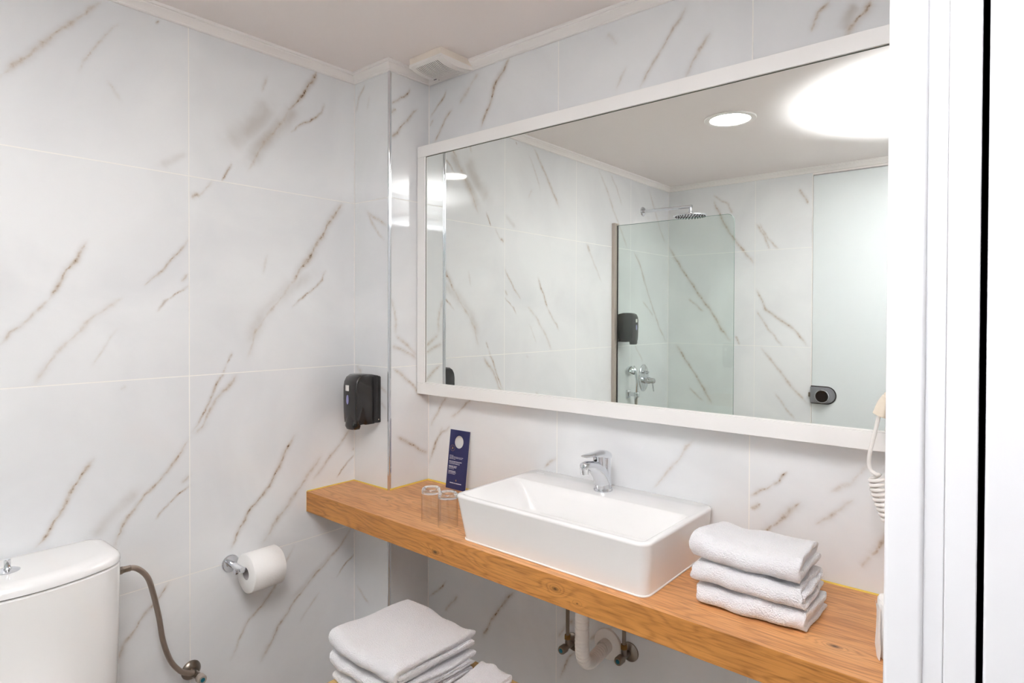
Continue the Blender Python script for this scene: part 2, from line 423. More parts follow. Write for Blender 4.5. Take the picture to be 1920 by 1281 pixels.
# veins measured on the walls: [width mm, strength %, kind, h0, z0, h1, z1, ...] in mm
VEINS = {
 'left': [
  [5,50,0,-1005,2247,-1049,2192,-1100,2131,-1149,2069,-1187,2025,-1219,1981],
  [3,35,0,-964,2204,-1000,2153,-1028,2099,-1057,2044],
  [3,25,0,-989,2040,-973,2019,-956,1991],
  [2,90,0,-860,2252,-867,2240],
  [8,25,1,-784,1881,-823,1856,-855,1833],
  [4,80,0,-1038,1593,-1067,1541,-1090,1503,-1108,1466,-1120,1438],
  [3,75,0,-778,1624,-811,1580,-849,1533,-899,1483],
  [3,60,0,-779,1519,-799,1502],
  [2,70,0,-777,1488,-811,1466,-837,1447],
  [5,55,0,-773,1751,-757,1764,-743,1764],
  [3,30,0,-750,1761,-723,1794,-708,1814],
  [4,45,0,-1116,1441,-1147,1407,-1171,1381,-1195,1358,-1222,1327],
  [5,35,0,-958,1445,-1025,1393,-1062,1349,-1109,1296,-1153,1224],
  [2.5,25,0,-970,1360,-995,1319,-1026,1261],
  [2,100,0,-836,1448,-848,1440,-856,1427,-865,1413],
  [4,80,0,-1027,1008,-1053,972,-1075,936,-1090,906,-1111,865,-1128,833,-1155,801],
  [4,65,0,-778,1028,-812,977,-838,944,-864,915,-901,882,-949,824,-978,760],
  [3,55,0,-779,917,-800,898],
  [2,100,0,-780,887,-826,852,-851,834,-867,810],
  [14,35,1,-913,902,-972,856,-1033,792],
  [3,25,0,-947,1200,-962,1189],
  [5,95,0,-345,2257,-368,2213,-400,2164,-427,2129,-453,2095],
  [2.5,85,0,-316,2154,-327,2118,-355,2095,-378,2077,-418,2048,-444,2026],
  [5,40,0,-453,2095,-487,2031,-536,1974,-568,1921,-592,1864],
  [20,50,1,-418,2111,-503,2012,-552,1955,-591,1894],
  [28,40,1,-520,2100,-584,2001,-659,1947],
  [2,95,0,-651,1877,-663,1848,-676,1820],
  [3,30,0,-529,2190,-548,2131],
  [6,75,0,-240,1809,-279,1757,-336,1663,-373,1602,-409,1560,-444,1506],
  [2.5,75,0,-308,1561,-327,1523,-353,1497,-378,1480,-440,1430],
  [5,35,0,-444,1506,-487,1445,-537,1390,-569,1345,-593,1262],
  [20,35,1,-364,1546,-470,1477,-553,1398,-592,1307],
  [2,95,0,-650,1280,-664,1251],
  [3,25,0,-528,1602,-545,1536],
  [3,75,0,-667,1250,-679,1214,-704,1169,-726,1117,-760,1057,-771,1045],
  [5,50,0,-631,1211,-661,1169,-697,1140,-722,1095,-736,1061,-767,1037],
  [4,85,0,-432,984,-462,941,-484,901,-509,851,-546,804,-593,762,-632,696,-651,664],
  [6,45,0,-327,898,-392,827,-445,766,-488,720,-546,646],
  [4,50,0,-204,981,-250,928,-299,880,-355,820],
  [3,50,0,-180,908,-194,900],
  [2,100,0,-180,880,-230,847,-260,809],
  [3,60,0,-437,605,-458,569,-480,536,-509,482,-546,441,-602,400,-651,307],
  [4,60,0,-199,605,-250,550,-327,496,-401,438,-437,409,-480,361,-555,257],
  [10,35,1,-279,533,-365,475,-445,421],
  [2,90,0,-180,505,-229,479,-261,442],
  [3,30,0,-337,412,-383,366,-410,335],
  [4,55,0,-839,612,-864,577,-898,544,-922,513,-953,477,-971,431],
  [5,35,0,-1616,2244,-1687,2167,-1775,2043,-1899,1886,-1946,1819],
  [4,30,0,-1744,2244,-1819,2172,-1873,2087],
  [5,30,0,-2226,2229,-2318,2098,-2394,1978,-2471,1898],
  [4,50,0,-2027,1810,-2111,1726,-2182,1597],
  [3,50,0,-1485,1809,-1519,1761],
  [5,45,0,-2064,1803,-2148,1675,-2235,1528,-2387,1320,-2481,1226],
  [4,35,0,-2150,1499,-2295,1405],
  [4,35,0,-2044,1219,-2155,1106],
  [4,30,0,-1487,1804,-1575,1692,-1644,1599],
  [3,70,0,-1498,1805,-1520,1771],
 ],
 'pf': [
  [4,40,0,60,2244,31,2207,7,2157],
  [3,20,0,87,2195,80,2154],
  [3,55,0,67,1791,108,1736,149,1691,175,1672],
  [3,60,0,81,1773,135,1746,188,1716],
  [3,50,0,147,1147,189,1126],
  [3,35,0,150,1093,189,1068],
  [6,30,0,15,1218,25,1203,46,1189],
  [3,50,0,14,390,54,363,89,339],
 ],
 'ps': [
  [3,90,0,-92,2219,-99,2206,-111,2193,-128,2180,-153,2164,-177,2146],
  [4,55,0,-157,2131,-176,2113],
  [4,70,0,-55,2157,-76,2142,-99,2110,-122,2087,-150,2056,-178,2022],
  [4,65,0,-170,1213,-135,1193,-95,1157,-63,1132,-27,1091],
  [4,85,0,-147,968,-128,955,-81,927,-47,904,-2,886],
  [4,50,0,-155,1331,-105,1295,-60,1253],
  [4,50,0,-174,1290,-133,1279,-60,1243],
  [4,35,0,-174,1460,-159,1384,-155,1331],
 ],
 'back': [
  [3,85,0,294,2217,277,2194,252,2174,214,2147],
  [4,50,0,227,2127,211,2109],
  [4,70,0,326,2147,296,2122,265,2085,237,2048],
  [5,85,0,602,2260,566,2219,529,2181,513,2129,492,2094,467,2051],
  [7,30,0,456,2243,408,2201,362,2154],
  [4,55,0,1221,2227,1192,2192,1148,2134,1119,2097,1100,2070,1084,2050],
  [3,30,0,1040,2114,1020,2083,1007,2061],
  [4,25,0,973,2229,1007,2191],
  [4,50,0,1290,2144,1266,2115,1246,2084,1220,2043],
  [4,65,0,1574,2132,1561,2122,1548,2111,1543,2093,1535,2072],
  [6,85,0,1658,2104,1646,2086,1626,2070,1614,2060,1605,2040],
  [14,50,1,1626,2106,1611,2077,1606,2051],
  [3,75,0,316,996,277,967,250,935,234,905,223,879,211,849],
  [3,50,0,281,989,268,962,245,929,232,905],
  [3,50,0,800,959,774,938,751,914],
  [2,80,0,775,941,772,935],
  [4,50,0,302,1107,260,1051,237,1017,214,988],
  [4,60,0,431,1108,378,1068,328,1032],
  [4,40,0,1248,1071,1220,1032,1184,983,1135,919],
  [2.5,100,0,1487,1026,1475,1010,1466,998,1450,988],
  [2.5,70,0,1450,988,1436,975,1416,964,1400,949],
  [4,60,0,1421,936,1400,917],
  [4,30,0,1661,1066,1626,1026,1582,989],
  [5,65,0,1520,958,1481,917,1455,886,1436,866,1413,833],
  [4,80,0,1703,928,1685,899,1667,866],
  [4,40,0,1667,866,1645,832],
  [4,40,0,1552,910,1597,951,1630,988],
  [3,80,0,298,424,274,393,214,345],
  [4,55,0,360,388,294,314],
  [4,80,0,628,486,563,411,521,347,487,285],
  [4,50,0,865,461,842,440,809,389],
  [4,50,0,1008,489,955,449,924,421],
  [3,70,0,872,371,847,334,831,305,814,269],
 ],
 'opp': [
  [6,70,0,320,2161,391,2004,473,1876,580,1743],
  [4,50,0,320,2196,417,2130,445,2066],
  [6,70,0,4,1882,58,1792,135,1675,224,1546,311,1434,382,1311,438,1244],
  [4,50,0,151,1519,254,1434],
  [6,70,0,62,1205,169,1053,243,946,315,827],
  [4,50,0,155,918,258,835],
  [4,60,0,597,1985,643,1915,681,1822],
  [4,50,0,617,1983,668,1887,731,1818],
  [5,65,0,601,1578,659,1446,747,1381,832,1319,904,1226],
  [4,50,0,602,1440,673,1329,760,1221],
  [5,50,0,636,1204,749,1060,811,975,907,882],
  [4,40,0,720,929,788,833,837,774],
  [5,65,0,849,2175,903,2081],
  [4,80,0,471,1272,498,1219],
 ],
}

# ------------------------------------------------------------------ room shell
L_ROOM = 2.5124; XR = 1.862; ZC = 2.29; PW = .2043; PY = -.1859
Z0 = .0163


def vein_field(wall, H, Z):
    """vein and haze strength at wall points H (horizontal metres), Z (height)"""
    vein = np.zeros(H.shape); haze = np.zeros(H.shape)
    wx = .0022 * np.sin(H * 61 + 2 * np.sin(Z * 37)) + .0009 * np.sin(H * 190 + Z * 83 + 3 * np.sin(Z * 120))
    wz = .0022 * np.sin(Z * 53 + 2 * np.sin(H * 41)) + .0009 * np.sin(Z * 170 + H * 99)
    Hn, Zn = H + wx, Z + wz
    h0, z0 = H[0, 0], Z[0, 0]; dh = abs(H[1, 0] - H[0, 0]); dz = abs(Z[0, 1] - Z[0, 0])
    sgn = 1 if H[1, 0] > H[0, 0] else -1
    for k, e in enumerate(VEINS.get(wall, [])):
        w, I, kind = e[0] / 1000, e[1] / 100, e[2]
        pts = np.array(e[3:], float).reshape(-1, 2) / 1000
        pad = w * (4.5 if kind == 0 else 2.6) + .012
        i = sorted(((pts[:, 0].min() - pad - h0) * sgn / dh, (pts[:, 0].max() + pad - h0) * sgn / dh))
        i0, i1 = int(max(0, i[0])), int(min(H.shape[0], i[1] + 2))
        j0 = int(max(0, (pts[:, 1].min() - pad - z0) / dz)); j1 = int(min(H.shape[1], (pts[:, 1].max() + pad - z0) / dz + 2))
        if i1 <= i0 or j1 <= j0: continue
        P = np.stack([Hn[i0:i1, j0:j1], Zn[i0:i1, j0:j1]], -1)
        best = np.full(P.shape[:2], 9.); s_at = np.zeros(P.shape[:2])
        seg = np.linalg.norm(np.diff(pts, axis=0), axis=1); cum = np.concatenate([[0], np.cumsum(seg)])
        for q in range(len(seg)):
            a, b = pts[q], pts[q + 1]; ab = b - a
            t = np.clip(((P - a) @ ab) / (ab @ ab), 0, 1)
            d = np.linalg.norm(P - (a + t[..., None] * ab), axis=-1)
            u = d < best
            best = np.where(u, d, best); s_at = np.where(u, cum[q] + t * seg[q], s_at)
        S = s_at / cum[-1]
        end = np.clip(np.minimum(S, 1 - S) * 7 + .25, 0, 1)
        if w < .0031: end = np.clip(np.minimum(S, 1 - S) * 3 + .3, 0, 1)
        rough = .72 + .28 * np.sin(s_at * 95 + k * 1.7) * np.cos(s_at * 41 + k) + .2 * np.sin(s_at * 260 + k)
        ww = w * (.55 + .5 * end) * (.8 + .35 * np.sin(s_at * 70 + k * 2.1))
        if kind == 0:
            core = I * end * rough * np.exp(-(best / (ww * .95)) ** 2)
            vein[i0:i1, j0:j1] = np.maximum(vein[i0:i1, j0:j1], core)
            hz = I * .5 * end * np.exp(-(best / (w * 2.3)) ** 2)
            haze[i0:i1, j0:j1] = np.maximum(haze[i0:i1, j0:j1], hz)
        else:
            hz = I * end * np.exp(-(best / (w * 1.2)) ** 2)
            haze[i0:i1, j0:j1] = np.maximum(haze[i0:i1, j0:j1], hz)
    return vein, haze


def tiled_wall(name, wall, h0, h1, z0, z1, step, to3d, uref, usize):
    nh = max(2, int(round(abs(h1 - h0) / step)) + 1); nz = max(2, int(round((z1 - z0) / step)) + 1)
    hs = np.linspace(h0, h1, nh); zs = np.linspace(z0, z1, nz)
    H, Z = np.meshgrid(hs, zs, indexing='ij')
    co = to3d(H, Z).reshape(-1, 3)
    ve, ha = vein_field(wall, H, Z)
    me = bpy.data.meshes.new(name)
    idx = np.arange(nh * nz).reshape(nh, nz)
    q = np.stack([idx[:-1, :-1], idx[1:, :-1], idx[1:, 1:], idx[:-1, 1:]], -1).reshape(-1, 4)
    me.vertices.add(nh * nz); me.vertices.foreach_set('co', co.astype(np.float32).ravel())
    me.loops.add(q.size); me.loops.foreach_set('vertex_index', q.astype(np.int32).ravel())
    me.polygons.add(len(q)); me.polygons.foreach_set('loop_start', (np.arange(len(q)) * 4).astype(np.int32))
    me.update(calc_edges=True)
    for nm, arr in (('vein', ve), ('haze', ha)):
        at = me.attributes.new(nm, 'FLOAT', 'POINT'); at.data.foreach_set('value', arr.astype(np.float32).ravel())
    uvl = me.uv_layers.new(name='tiles')
    U = ((H - uref) / usize).ravel()[q.ravel()]; V = ((Z - Z0) / .6).ravel()[q.ravel()]
    uvl.data.foreach_set('uv', np.stack([U, V], -1).astype(np.float32).ravel())
    me.materials.append(M['tile']); me.validate()
    o = bpy.data.objects.new(name, me); COL.objects.link(o)
    return struct(o)


st = np.stack
one = np.ones_like
tiled_wall('wall_left', 'left', -L_ROOM, PY, 0, ZC, .004, lambda H, Z: st([0 * H, H, Z], -1), -.777, .605)
tiled_wall('wall_pilaster_front', 'pf', 0, PW, 0, ZC, .005, lambda H, Z: st([H, PY * one(H), Z], -1), -.2, 9.)
tiled_wall('wall_pilaster_side', 'ps', PY, 0, 0, ZC, .005, lambda H, Z: st([PW * one(H), H, Z], -1), -.6, 9.)
tiled_wall('wall_back', 'back', PW, XR, 0, ZC, .004, lambda H, Z: st([H, 0 * H, Z], -1), .7999, .5965)
tiled_wall('wall_front', 'opp', .0, .925, 0, ZC, .005, lambda H, Z: st([H, -L_ROOM * one(H), Z], -1), .5907, .5907)
DY0, DY1, DZ = -1.050, -1.90, 2.06
tiled_wall('wall_right', 'right', DY0 + .004, 0, 0, ZC, .05, lambda H, Z: st([XR * one(H), H, Z], -1), -.6, .6)
tiled_wall('wall_right_near', 'right', -L_ROOM, DY1, 0, ZC, .05, lambda H, Z: st([XR * one(H), H, Z], -1), -.6, .6)
tiled_wall('wall_right_lintel', 'right', DY1, DY0 + .004, DZ, ZC, .05, lambda H, Z: st([XR * one(H), H, Z], -1), -.6, .6)
tiled_wall('wall_front_right', 'right', 1.78, XR, 0, ZC, .04, lambda H, Z: st([H, -L_ROOM * one(H), Z], -1), .5907, .5907)
struct(MB().box(.925, 1.78, -L_ROOM - .1, -L_ROOM, 2.247, ZC).build('wall_front_lintel', M['paint'], smooth=False))
struct(MB().box(-.05, XR + .3, -L_ROOM - .12, .05, ZC, ZC + .05).build('ceiling', M['paint'], smooth=False))
struct(MB().box(-.05, XR + .3, -L_ROOM - .12, .05, -.05, 0).build('floor', M['floor'], smooth=False))
struct(MB().box(3.0, 3.1, -3.2, .6, 0, 2.5).build('wall_hallway', M['paint'], smooth=False))
struct(MB().box(XR + .301, 3.0, -3.2, .6, -.05, 0).build('floor_hallway', M['floor'], smooth=False))
# small wall core behind the doorway reveal so that the wall reads as solid
struct(MB().box(XR + .001, XR + .16, DY0 + .006, .05, 0, ZC).build('wall_right_core', M['paint'], smooth=False))
struct(MB().box(XR + .001, XR + .16, DY1, DY0 + .006, DZ + .002, ZC).build('wall_lintel_core', M['paint'], smooth=False))
struct(MB().box(XR + .001, XR + .16, -L_ROOM - .05, DY1 - .006, 0, ZC).build('wall_near_core', M['paint'], smooth=False))

# cornice: one mitred run per wall
PROF = [(0, -.0325), (.006, -.0325), (.0085, -.030), (.0085, -.0265), (.013, -.0205), (.0205, -.0155),
        (.0235, -.0125), (.0235, -.0095), (.028, -.0085), (.0295, -.006), (.0295, -.0002), (0, -.0002)]


def cornice(name, path, i):
    """path: closed list of wall corners, room on the left of the direction of travel"""
    n = len(path)
    def off(k, d):
        p0, p1, p2 = (Vector(path[(k + t) % n]) for t in (-1, 0, 1))
        a = (p1 - p0).normalized(); b = (p2 - p1).normalized()
        na = Vector((-a.y, a.x)); nb = Vector((-b.y, b.x))
        mt = (na + nb); mt = mt / max(.2, (1 + na.dot(nb)))
        return p1 + mt * d
    loops = []
    for k in (i, i + 1):
        loops.append([(off(k % n, d).x, off(k % n, d).y, ZC + h) for d, h in PROF])
    m = MB().loft(loops, True, True)
    struct(m.build(name, M['trim'], smooth=True, angle=30))


corn_path = [(0, -L_ROOM), (XR, -L_ROOM), (XR, 0), (PW, 0), (PW, PY), (0, PY)]
for i in range(6):
    cornice('trim_%d' % (i + 1), corn_path, i)

# chrome corner strip on the pilaster
m = MB()
m.tube([(PW + .001, PY - .001, .0), (PW + .001, PY - .001, ZC - .033)], .0052, 16)
m.box(PW - .007, PW + .001, PY - .0018, PY + .0005, 0, ZC - .033)
m.box(PW - .0005, PW + .0018, PY - .001, PY + .007, 0, ZC - .033)
struct(m.build('trim_7', M['chrome']))
# white grout joints in the corners
m = MB(); m.tube([(.001, PY - .001, 0), (.001, PY - .001, ZC)], .0016, 8); struct(m.build('trim_8', M['trim']))
m = MB(); m.tube([(PW + .001, -.001, 0), (PW + .001, -.001, ZC)], .0016, 8); struct(m.build('trim_9', M['trim']))
m = MB(); m.tube([(.001, -L_ROOM + .001, 0), (.001, -L_ROOM + .001, ZC)], .0016, 8); struct(m.build('trim_10', M['trim']))

# entry door frame beside the camera
d1 = bpy.data.objects.new('door_1', None); COL.objects.link(d1); struct(d1)
m = MB().box(1.856, 1.8800, DY0 - .0, DY0 + .03, 0, DZ); m.build('door_frame', M['pvc'], d1, bevel=.003, seg=3)
m = MB().box(1.8795, 1.8918, DY0 + .004, DY0 + .03, 0, DZ); m.box(1.8922, 1.9103, DY0 + .0025, DY0 + .03, 0, DZ)
m.build('door_rebate', M['pvc'], d1, bevel=.001)
m = MB().box(1.9103, 1.9142, DY0 + .006, DY0 + .03, 0, DZ); m.build('rubber_seal', M['black_matt'], d1, smooth=False)
m = MB().box(1.9142, XR + .165, DY0 + .0, DY0 + .03, 0, DZ); m.build('outer_frame', M['pvc'], d1, bevel=.002)
m = MB().box(1.856, XR + .165, DY1 - .03, DY1, 0, DZ); m.build('door_frame', M['pvc'], d1, bevel=.002)
m = MB().box(1.856, XR + .165, DY1 - .03, DY0 + .03, DZ, DZ + .04); m.build('door_head', M['pvc'], d1, bevel=.002)
m = MB().box(1.8815, 1.8915, DY0 + .0015, DY0 + .0045, 1.02, 1.139)
m.build('strike_plate', M['brass'], d1, bevel=.001)

# frosted glass door across the room
d2 = bpy.data.objects.new('door_2', None); COL.objects.link(d2); struct(d2); d2.location = (0, 0, 0)
MB().box(.931, 1.772, -L_ROOM - .006, -L_ROOM + .004, .006, 2.240).build('glass_pane', M['frost'], d2, bevel=.0015)
MB().box(.925, .9295, -L_ROOM - .03, -L_ROOM + .002, 0, 2.247).build('door_stop', M['trim'], d2, smooth=False)
lk = []
for z_, r_ in ((0, 0), (.012, 0),):
    pass


def dplate(x0, x1, zc_, hh, y0, y1):
    lp = []
    for y in (y0, y1):
        l = [(x0, y, zc_ - hh)]
        for k in range(17):
            a = -PI / 2 + PI * k / 16
            l.append((x1 - hh + hh * math.cos(a), y, zc_ + hh * math.sin(a)))
        l.append((x0, y, zc_ + hh))
        lp.append(l)
    return lp


zk = .9375
MB().loft(dplate(.927, 1.066, zk, .053, -L_ROOM + .004, -L_ROOM + .0085)).build('lock_gasket', M['black_matt'], d2, smooth=False)
lp = MB().loft(dplate(.927, 1.0605, zk, .0475, -L_ROOM + .0085, -L_ROOM + .021)).build('lock_plate', simple('grey_metal', (132, 133, 138), .4, metal=.2), d2, bevel=.002)
m = MB(); m.lathe([(.039, -L_ROOM + .021), (.039, -L_ROOM + .043), (.0355, -L_ROOM + .047)], 36, (.996, 0, zk - .003), 'y')
m.build('lock_knob', M['chrome'], lp)
m = MB(); m.lathe([(.0338, -L_ROOM + .0465), (.0325, -L_ROOM + .049), (0.0005, -L_ROOM + .049)], 36, (.996, 0, zk - .003), 'y', cap1=True)
m.build('knob_cap', M['black'], lp)
MB().box(.915, .927, -L_ROOM + .006, -L_ROOM + .016, zk - .014, zk + .012).build('latch', M['nickel'], lp, bevel=.001)

# ------------------------------------------------------------------ countertop
ZT = .7835; CF = -.387; CT = .070
ct = thing('countertop', (0, 0, ZT), 'thick oak vanity shelf running under the mirror with the white sink on it', 'countertop')
def P(o, off):  # shift mesh built in room coordinates under a parent empty
    o.matrix_parent_inverse = Matrix.Translation(off).inverted() if False else Matrix.Identity(4)
    o.location = (-off[0], -off[1], -off[2]); return o
def under(root, o):
    o.location = tuple(-c for c in root.location); return o
lp0 = [(.0015, CF), (XR - .002, CF), (XR - .002, -.0015), (PW + .0025, -.0015), (PW + .0025, PY - .007), (.0015, PY - .007)]
m = MB().loft([[(x, y, ZT - CT + .0) for x, y in lp0], [(x, y, ZT) for x, y in lp0]])
o = m.build('board', M['oak'], ct, bevel=.0012); under(ct, o)
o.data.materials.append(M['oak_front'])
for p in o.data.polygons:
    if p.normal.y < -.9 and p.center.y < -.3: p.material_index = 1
m = MB().tube([(.003, CF + .004, ZT - .001), (.003, PY - .004, ZT - .001), (PW - .004, PY - .004, ZT)], .0040, 8)
m.tube([(PW + .005, PY - .002, ZT), (PW + .004, -.004, ZT), (.715, -.0035, ZT)], .0046, 8)
m.tube([(1.31, -.0035, ZT - .0005), (1.55, -.004, ZT - .0005), (1.66, -.0045, ZT), (1.70, -.0045, ZT), (XR - .004, -.003, ZT - .0005)], .0034, 8)
m.tube([(.0022, CF + .003, ZT), (.0022, CF + .003, ZT - CT)], .003, 8)
o = m.build('sealant_bead', M['sealant'], ct); o['label'] = 'yellowed sealant bead along the wall'; under(ct, o)

# ------------------------------------------------------------------ sink
sk = thing('sink', (1.02, -.19, ZT), 'white rectangular ceramic vessel sink on the oak shelf', 'sink')
SZ = .909
n_ = 7
def rr(x0, x1, y0, y1, r, z): return rrect(x0, x1, y0, y1, r, z, n_)
o_b = (.741, 1.299, -.358, -.012); o_t = (.719, 1.312, -.378, -.004)
def lerp(a, b, t): return tuple(p + (q - p) * t for p, q in zip(a, b))
loops = [rr(*o_b, .022, ZT + .001)]
for t in (.08, .5, .93):
    loops.append(rr(*lerp(o_b, o_t, t), .022 + .008 * t, ZT + .001 + (SZ - ZT) * t))
def ins(b, d, dy1=None): return (b[0] + d, b[1] - d, b[2] + d, b[3] - (d if dy1 is None else dy1))
loops += [rr(*ins(o_t, .0005), .030, SZ - .005), rr(*ins(o_t, .002), .029, SZ - .0018), rr(*ins(o_t, .0055), .026, SZ)]
i_t = (.735, 1.297, -.363, -.128)
loops += [rr(*i_t, .016, SZ), rr(*ins(i_t, .002), .016, SZ - .0006), rr(*ins(i_t, .005), .018, SZ - .004)]
i_b = (.815, 1.262, -.340, -.150)
for t in (.12, .35, .65, .88, .97): loops.append(rr(*lerp(ins(i_t, .006), i_b, t ** .8), .018 + .02 * t, SZ - .004 - .078 * t ** 1.15))
loops += [rr(.84, 1.24, -.325, -.17, .05, SZ - .085), rr(.95, 1.09, -.27, -.22, .02, SZ - .087)]
o = MB().loft(loops).build('basin', M['ceramic'], sk, angle=60); under(sk, o)
o = MB().lathe([(.026, SZ - .0865), (.026, SZ - .083), (.02, SZ - .082), (.0005, SZ - .081)], 28, (1.02, -.245, 0), cap1=True).build('drain', M['chrome'], sk); under(sk, o)
m = MB()
for x0, x1 in ((.752, .760), (.7615, .772), (.7735, .781)): m.box(x0, x1, -.0435, -.0405, SZ - .0005, SZ + .00012)
o = m.build('maker_mark', simple('grey_print', (196, 200, 200), .4), sk, smooth=False); under(sk, o)
m = MB().tube([(x, y, ZT + .0022) for x, y, z in rrect(o_b[0] - .001, o_b[1] + .001, o_b[2] - .001, o_b[3], .022, 0, 6)], .0022, 8, closed=True)
o = m.build('sealant_bead', M['trim'], sk); under(sk, o)

# ------------------------------------------------------------------ faucet
FX, FY = 1.015, -.075
fc = thing('faucet', (FX, FY, SZ), 'chrome single-lever mixer tap at the back of the white sink', 'faucet')
MB().lathe([(.0265, 0), (.0268, .004), (.0255, .007), (.0255, .0085)], 36, cap0=True, cap1=True).build('base_ring', M['chrome'], fc)
def oval(cy, cz, ry, rz, tilt, n=24, rx=None):
    """ring in a plane spanned by x and a tilted axis in the yz plane"""
    out = []
    for j in range(n):
        a = 2 * PI * j / n
        u, w_ = (rx or ry) * math.cos(a), ry * math.sin(a)
        out.append((u, cy + w_ * math.cos(tilt), cz + w_ * math.sin(tilt)))
    return out
m = MB()
# column (upright) and spout (swept forward), one casting
col = [(0, .0085, .0250, 0), (0, .02, .0245, 0), (0, .04, .0238, 0), (.001, .058, .0228, 0), (.004, .072, .0210, 0), (.007, .086, .0185, 0), (.008, .096, .0170, 0)]
m.loft([oval(-.0 + c[0], c[1], c[2], 0, c[3], rx=c[2] * .93) for c in col])
sp = [(-.001, .022, .0245, .2, .0232), (-.008, .042, .0265, .55, .0226), (-.022, .058, .0245, .88, .0210), (-.042, .0705, .0195, 1.12, .0188), (-.064, .0790, .0155, 1.3, .0168), (-.086, .0845, .0130, 1.45, .0152), (-.098, .0850, .0110, 1.57, .0135), (-.1035, .084, .006, 1.57, .008)]
m.loft([oval(c[0], c[1], c[2], 0, c[3], rx=c[4]) for c in sp])
m.build('body', M['chrome'], fc, angle=60)
m = MB().lathe([(.0105, .062), (.0115, .064), (.0115, .075), (.0125, .0765), (.0125, .083)], 24, (0, -.094, 0), cap0=True, cap1=True)
m.build('aerator', M['chrome'], fc)
m = MB(); m.lathe([(.0175, .070), (.0178, .080), (.0165, .092), (.0168, .102)], 28, (0, -.022, 0), cap0=True, cap1=True)
m.build('cartridge_cap', M['chrome'], fc)
m = MB(); lv = [(.0235, .0915, .008, .013), (.019, .0965, .0115, .0178), (.007, .1000, .0130, .0198), (-.012, .1030, .0125, .0198), (-.035, .1062, .0082, .0182), (-.06, .1090, .0050, .0166), (-.082, .1105, .0036, .0150), (-.095, .1110, .0026, .0115), (-.099, .1112, .001, .006)]; loops = []
for cy, cz, hz, hx in lv:
    loops.append([(hx * math.copysign(abs(math.cos(a)) ** .7, math.cos(a)), cy, cz + hz * math.sin(a)) for a in [2 * PI * j / 24 for j in range(24)]])
m.loft(loops).build('lever', M['chrome'], fc, angle=60)
m = MB().lathe([(.0035, 0), (.0035, .002), (.0003, .0026)], 16, (0, -.0405, .090), '-y', cap1=True); m.build('screw_cap', M['black'], fc)

# ------------------------------------------------------------------ mirror
mr = thing('mirror', (1.02, 0, 1.57), 'large white-framed wall mirror above the oak shelf', 'mirror')
MX0, MX1, MZ0, MZ1 = .2072, 1.828, 1.1135, 2.017; FW = .040; GY = -.0536
def framebar(name, q0, q1, q2, q3):
    """bar from outer corners q0,q1 to inner corners q2,q3 (x,z), with an inward sloping lip"""
    pass
bars = {
    'frame_bottom': (MX0, MX1, MZ0, MZ0 + FW), 'frame_top': (MX0, MX1, MZ1 - FW, MZ1),
    'frame_left': (MX0, MX0 + FW, MZ0 + FW + .0005, MZ1 - FW - .0005), 'frame_right': (MX1 - FW, MX1, MZ0 + FW + .0005, MZ1 - FW - .0005)}
for k_, (x0, x1, z0, z1) in bars.items():
    o = MB().box(x0, x1, -.0602, -.0015, z0, z1).build('frame', M['lacquer'], mr, bevel=.0012); under(mr, o)
o = MB().box(MX0 + FW, MX1 - FW, GY, -.04, MZ0 + FW, MZ1 - FW).build('mirror_glass', M['mirror'], mr, smooth=False); under(mr, o)
m = MB(); e = .0022
m.box(MX0 + FW, MX1 - FW, GY - .0006, GY + .001, MZ1 - FW - e, MZ1 - FW); m.box(MX0 + FW, MX0 + FW + e, GY - .0006, GY + .001, MZ0 + FW, MZ1 - FW - e)
o = m.build('glass_edge', M['edge'], mr, smooth=False); under(mr, o)
o = MB().box(MX0 + FW, MX1 - FW, GY - .004, GY + .001, MZ0 + FW, MZ0 + FW + .0035).build('glass_bead', M['lacquer'], mr, bevel=.001); under(mr, o)

# ------------------------------------------------------------------ drinking glasses (upside down)
def tumbler(loc, label, rot=0):
    g = thing('drinking_glass', loc, label, 'glass', 'upturned tumblers on the oak shelf')
    m = MB().lathe([(.0284, 0), (.0295, .0003), (.0299, .0016), (.0297, .03), (.0293, .084), (.0279, .084), (.0286, .03), (.0284, 0)], 48)
    m.build('glass_wall', M['tumbler'], g, angle=50)
    m = MB().lathe([(.0279, .0841), (.0293, .0841), (.0288, .0915), (.0262, .0980), (.022, .1008), (.016, .1014), (.008, .1004), (.0004, .1000), (.0004, .0885), (.012, .0890), (.022, .0886), (.0262, .0872), (.0279, .0841)], 48)
    m.build('glass_base', M['glass'], g, angle=70)
    return g
tumbler((.559, -.310, ZT + .0003), 'clear upturned tumbler on the oak shelf, nearer the tiled pilaster')
tumbler((.634, -.312, ZT + .0003), 'clear upturned tumbler on the oak shelf, nearer the white sink')

# ------------------------------------------------------------------ door hanger card
cd = thing('door_hanger', (.381, -.0335, ZT + .001), 'navy blue door hanger card leaning on the tiles beside the sink', 'card')
CW, CH = .047, .2075
tilt = math.atan2(.026, CH); cd.rotation_euler = (-tilt, 0, math.radians(2))
m = MB()
outer = [(-CW, 0), (CW, 0), (CW, CH), (-CW, CH)]
hole = [(.0215 * math.cos(a) * .98 - .001, .166 + .0225 * math.sin(a)) for a in [2 * PI * k / 32 for k in range(32)]]
def ringed(y):
    out = []
    for k in range(32):
        a = 2 * PI * k / 32; c, s = math.cos(a), math.sin(a)
        cx0, cz0 = -.001, .166
        t = min((CW - cx0 if c > 0 else CW + cx0) / max(abs(c), 1e-6), ((CH - cz0) if s > 0 else cz0) / max(abs(s), 1e-6))
        out.append((cx0 + c * t, y, cz0 + s * t))
    return out
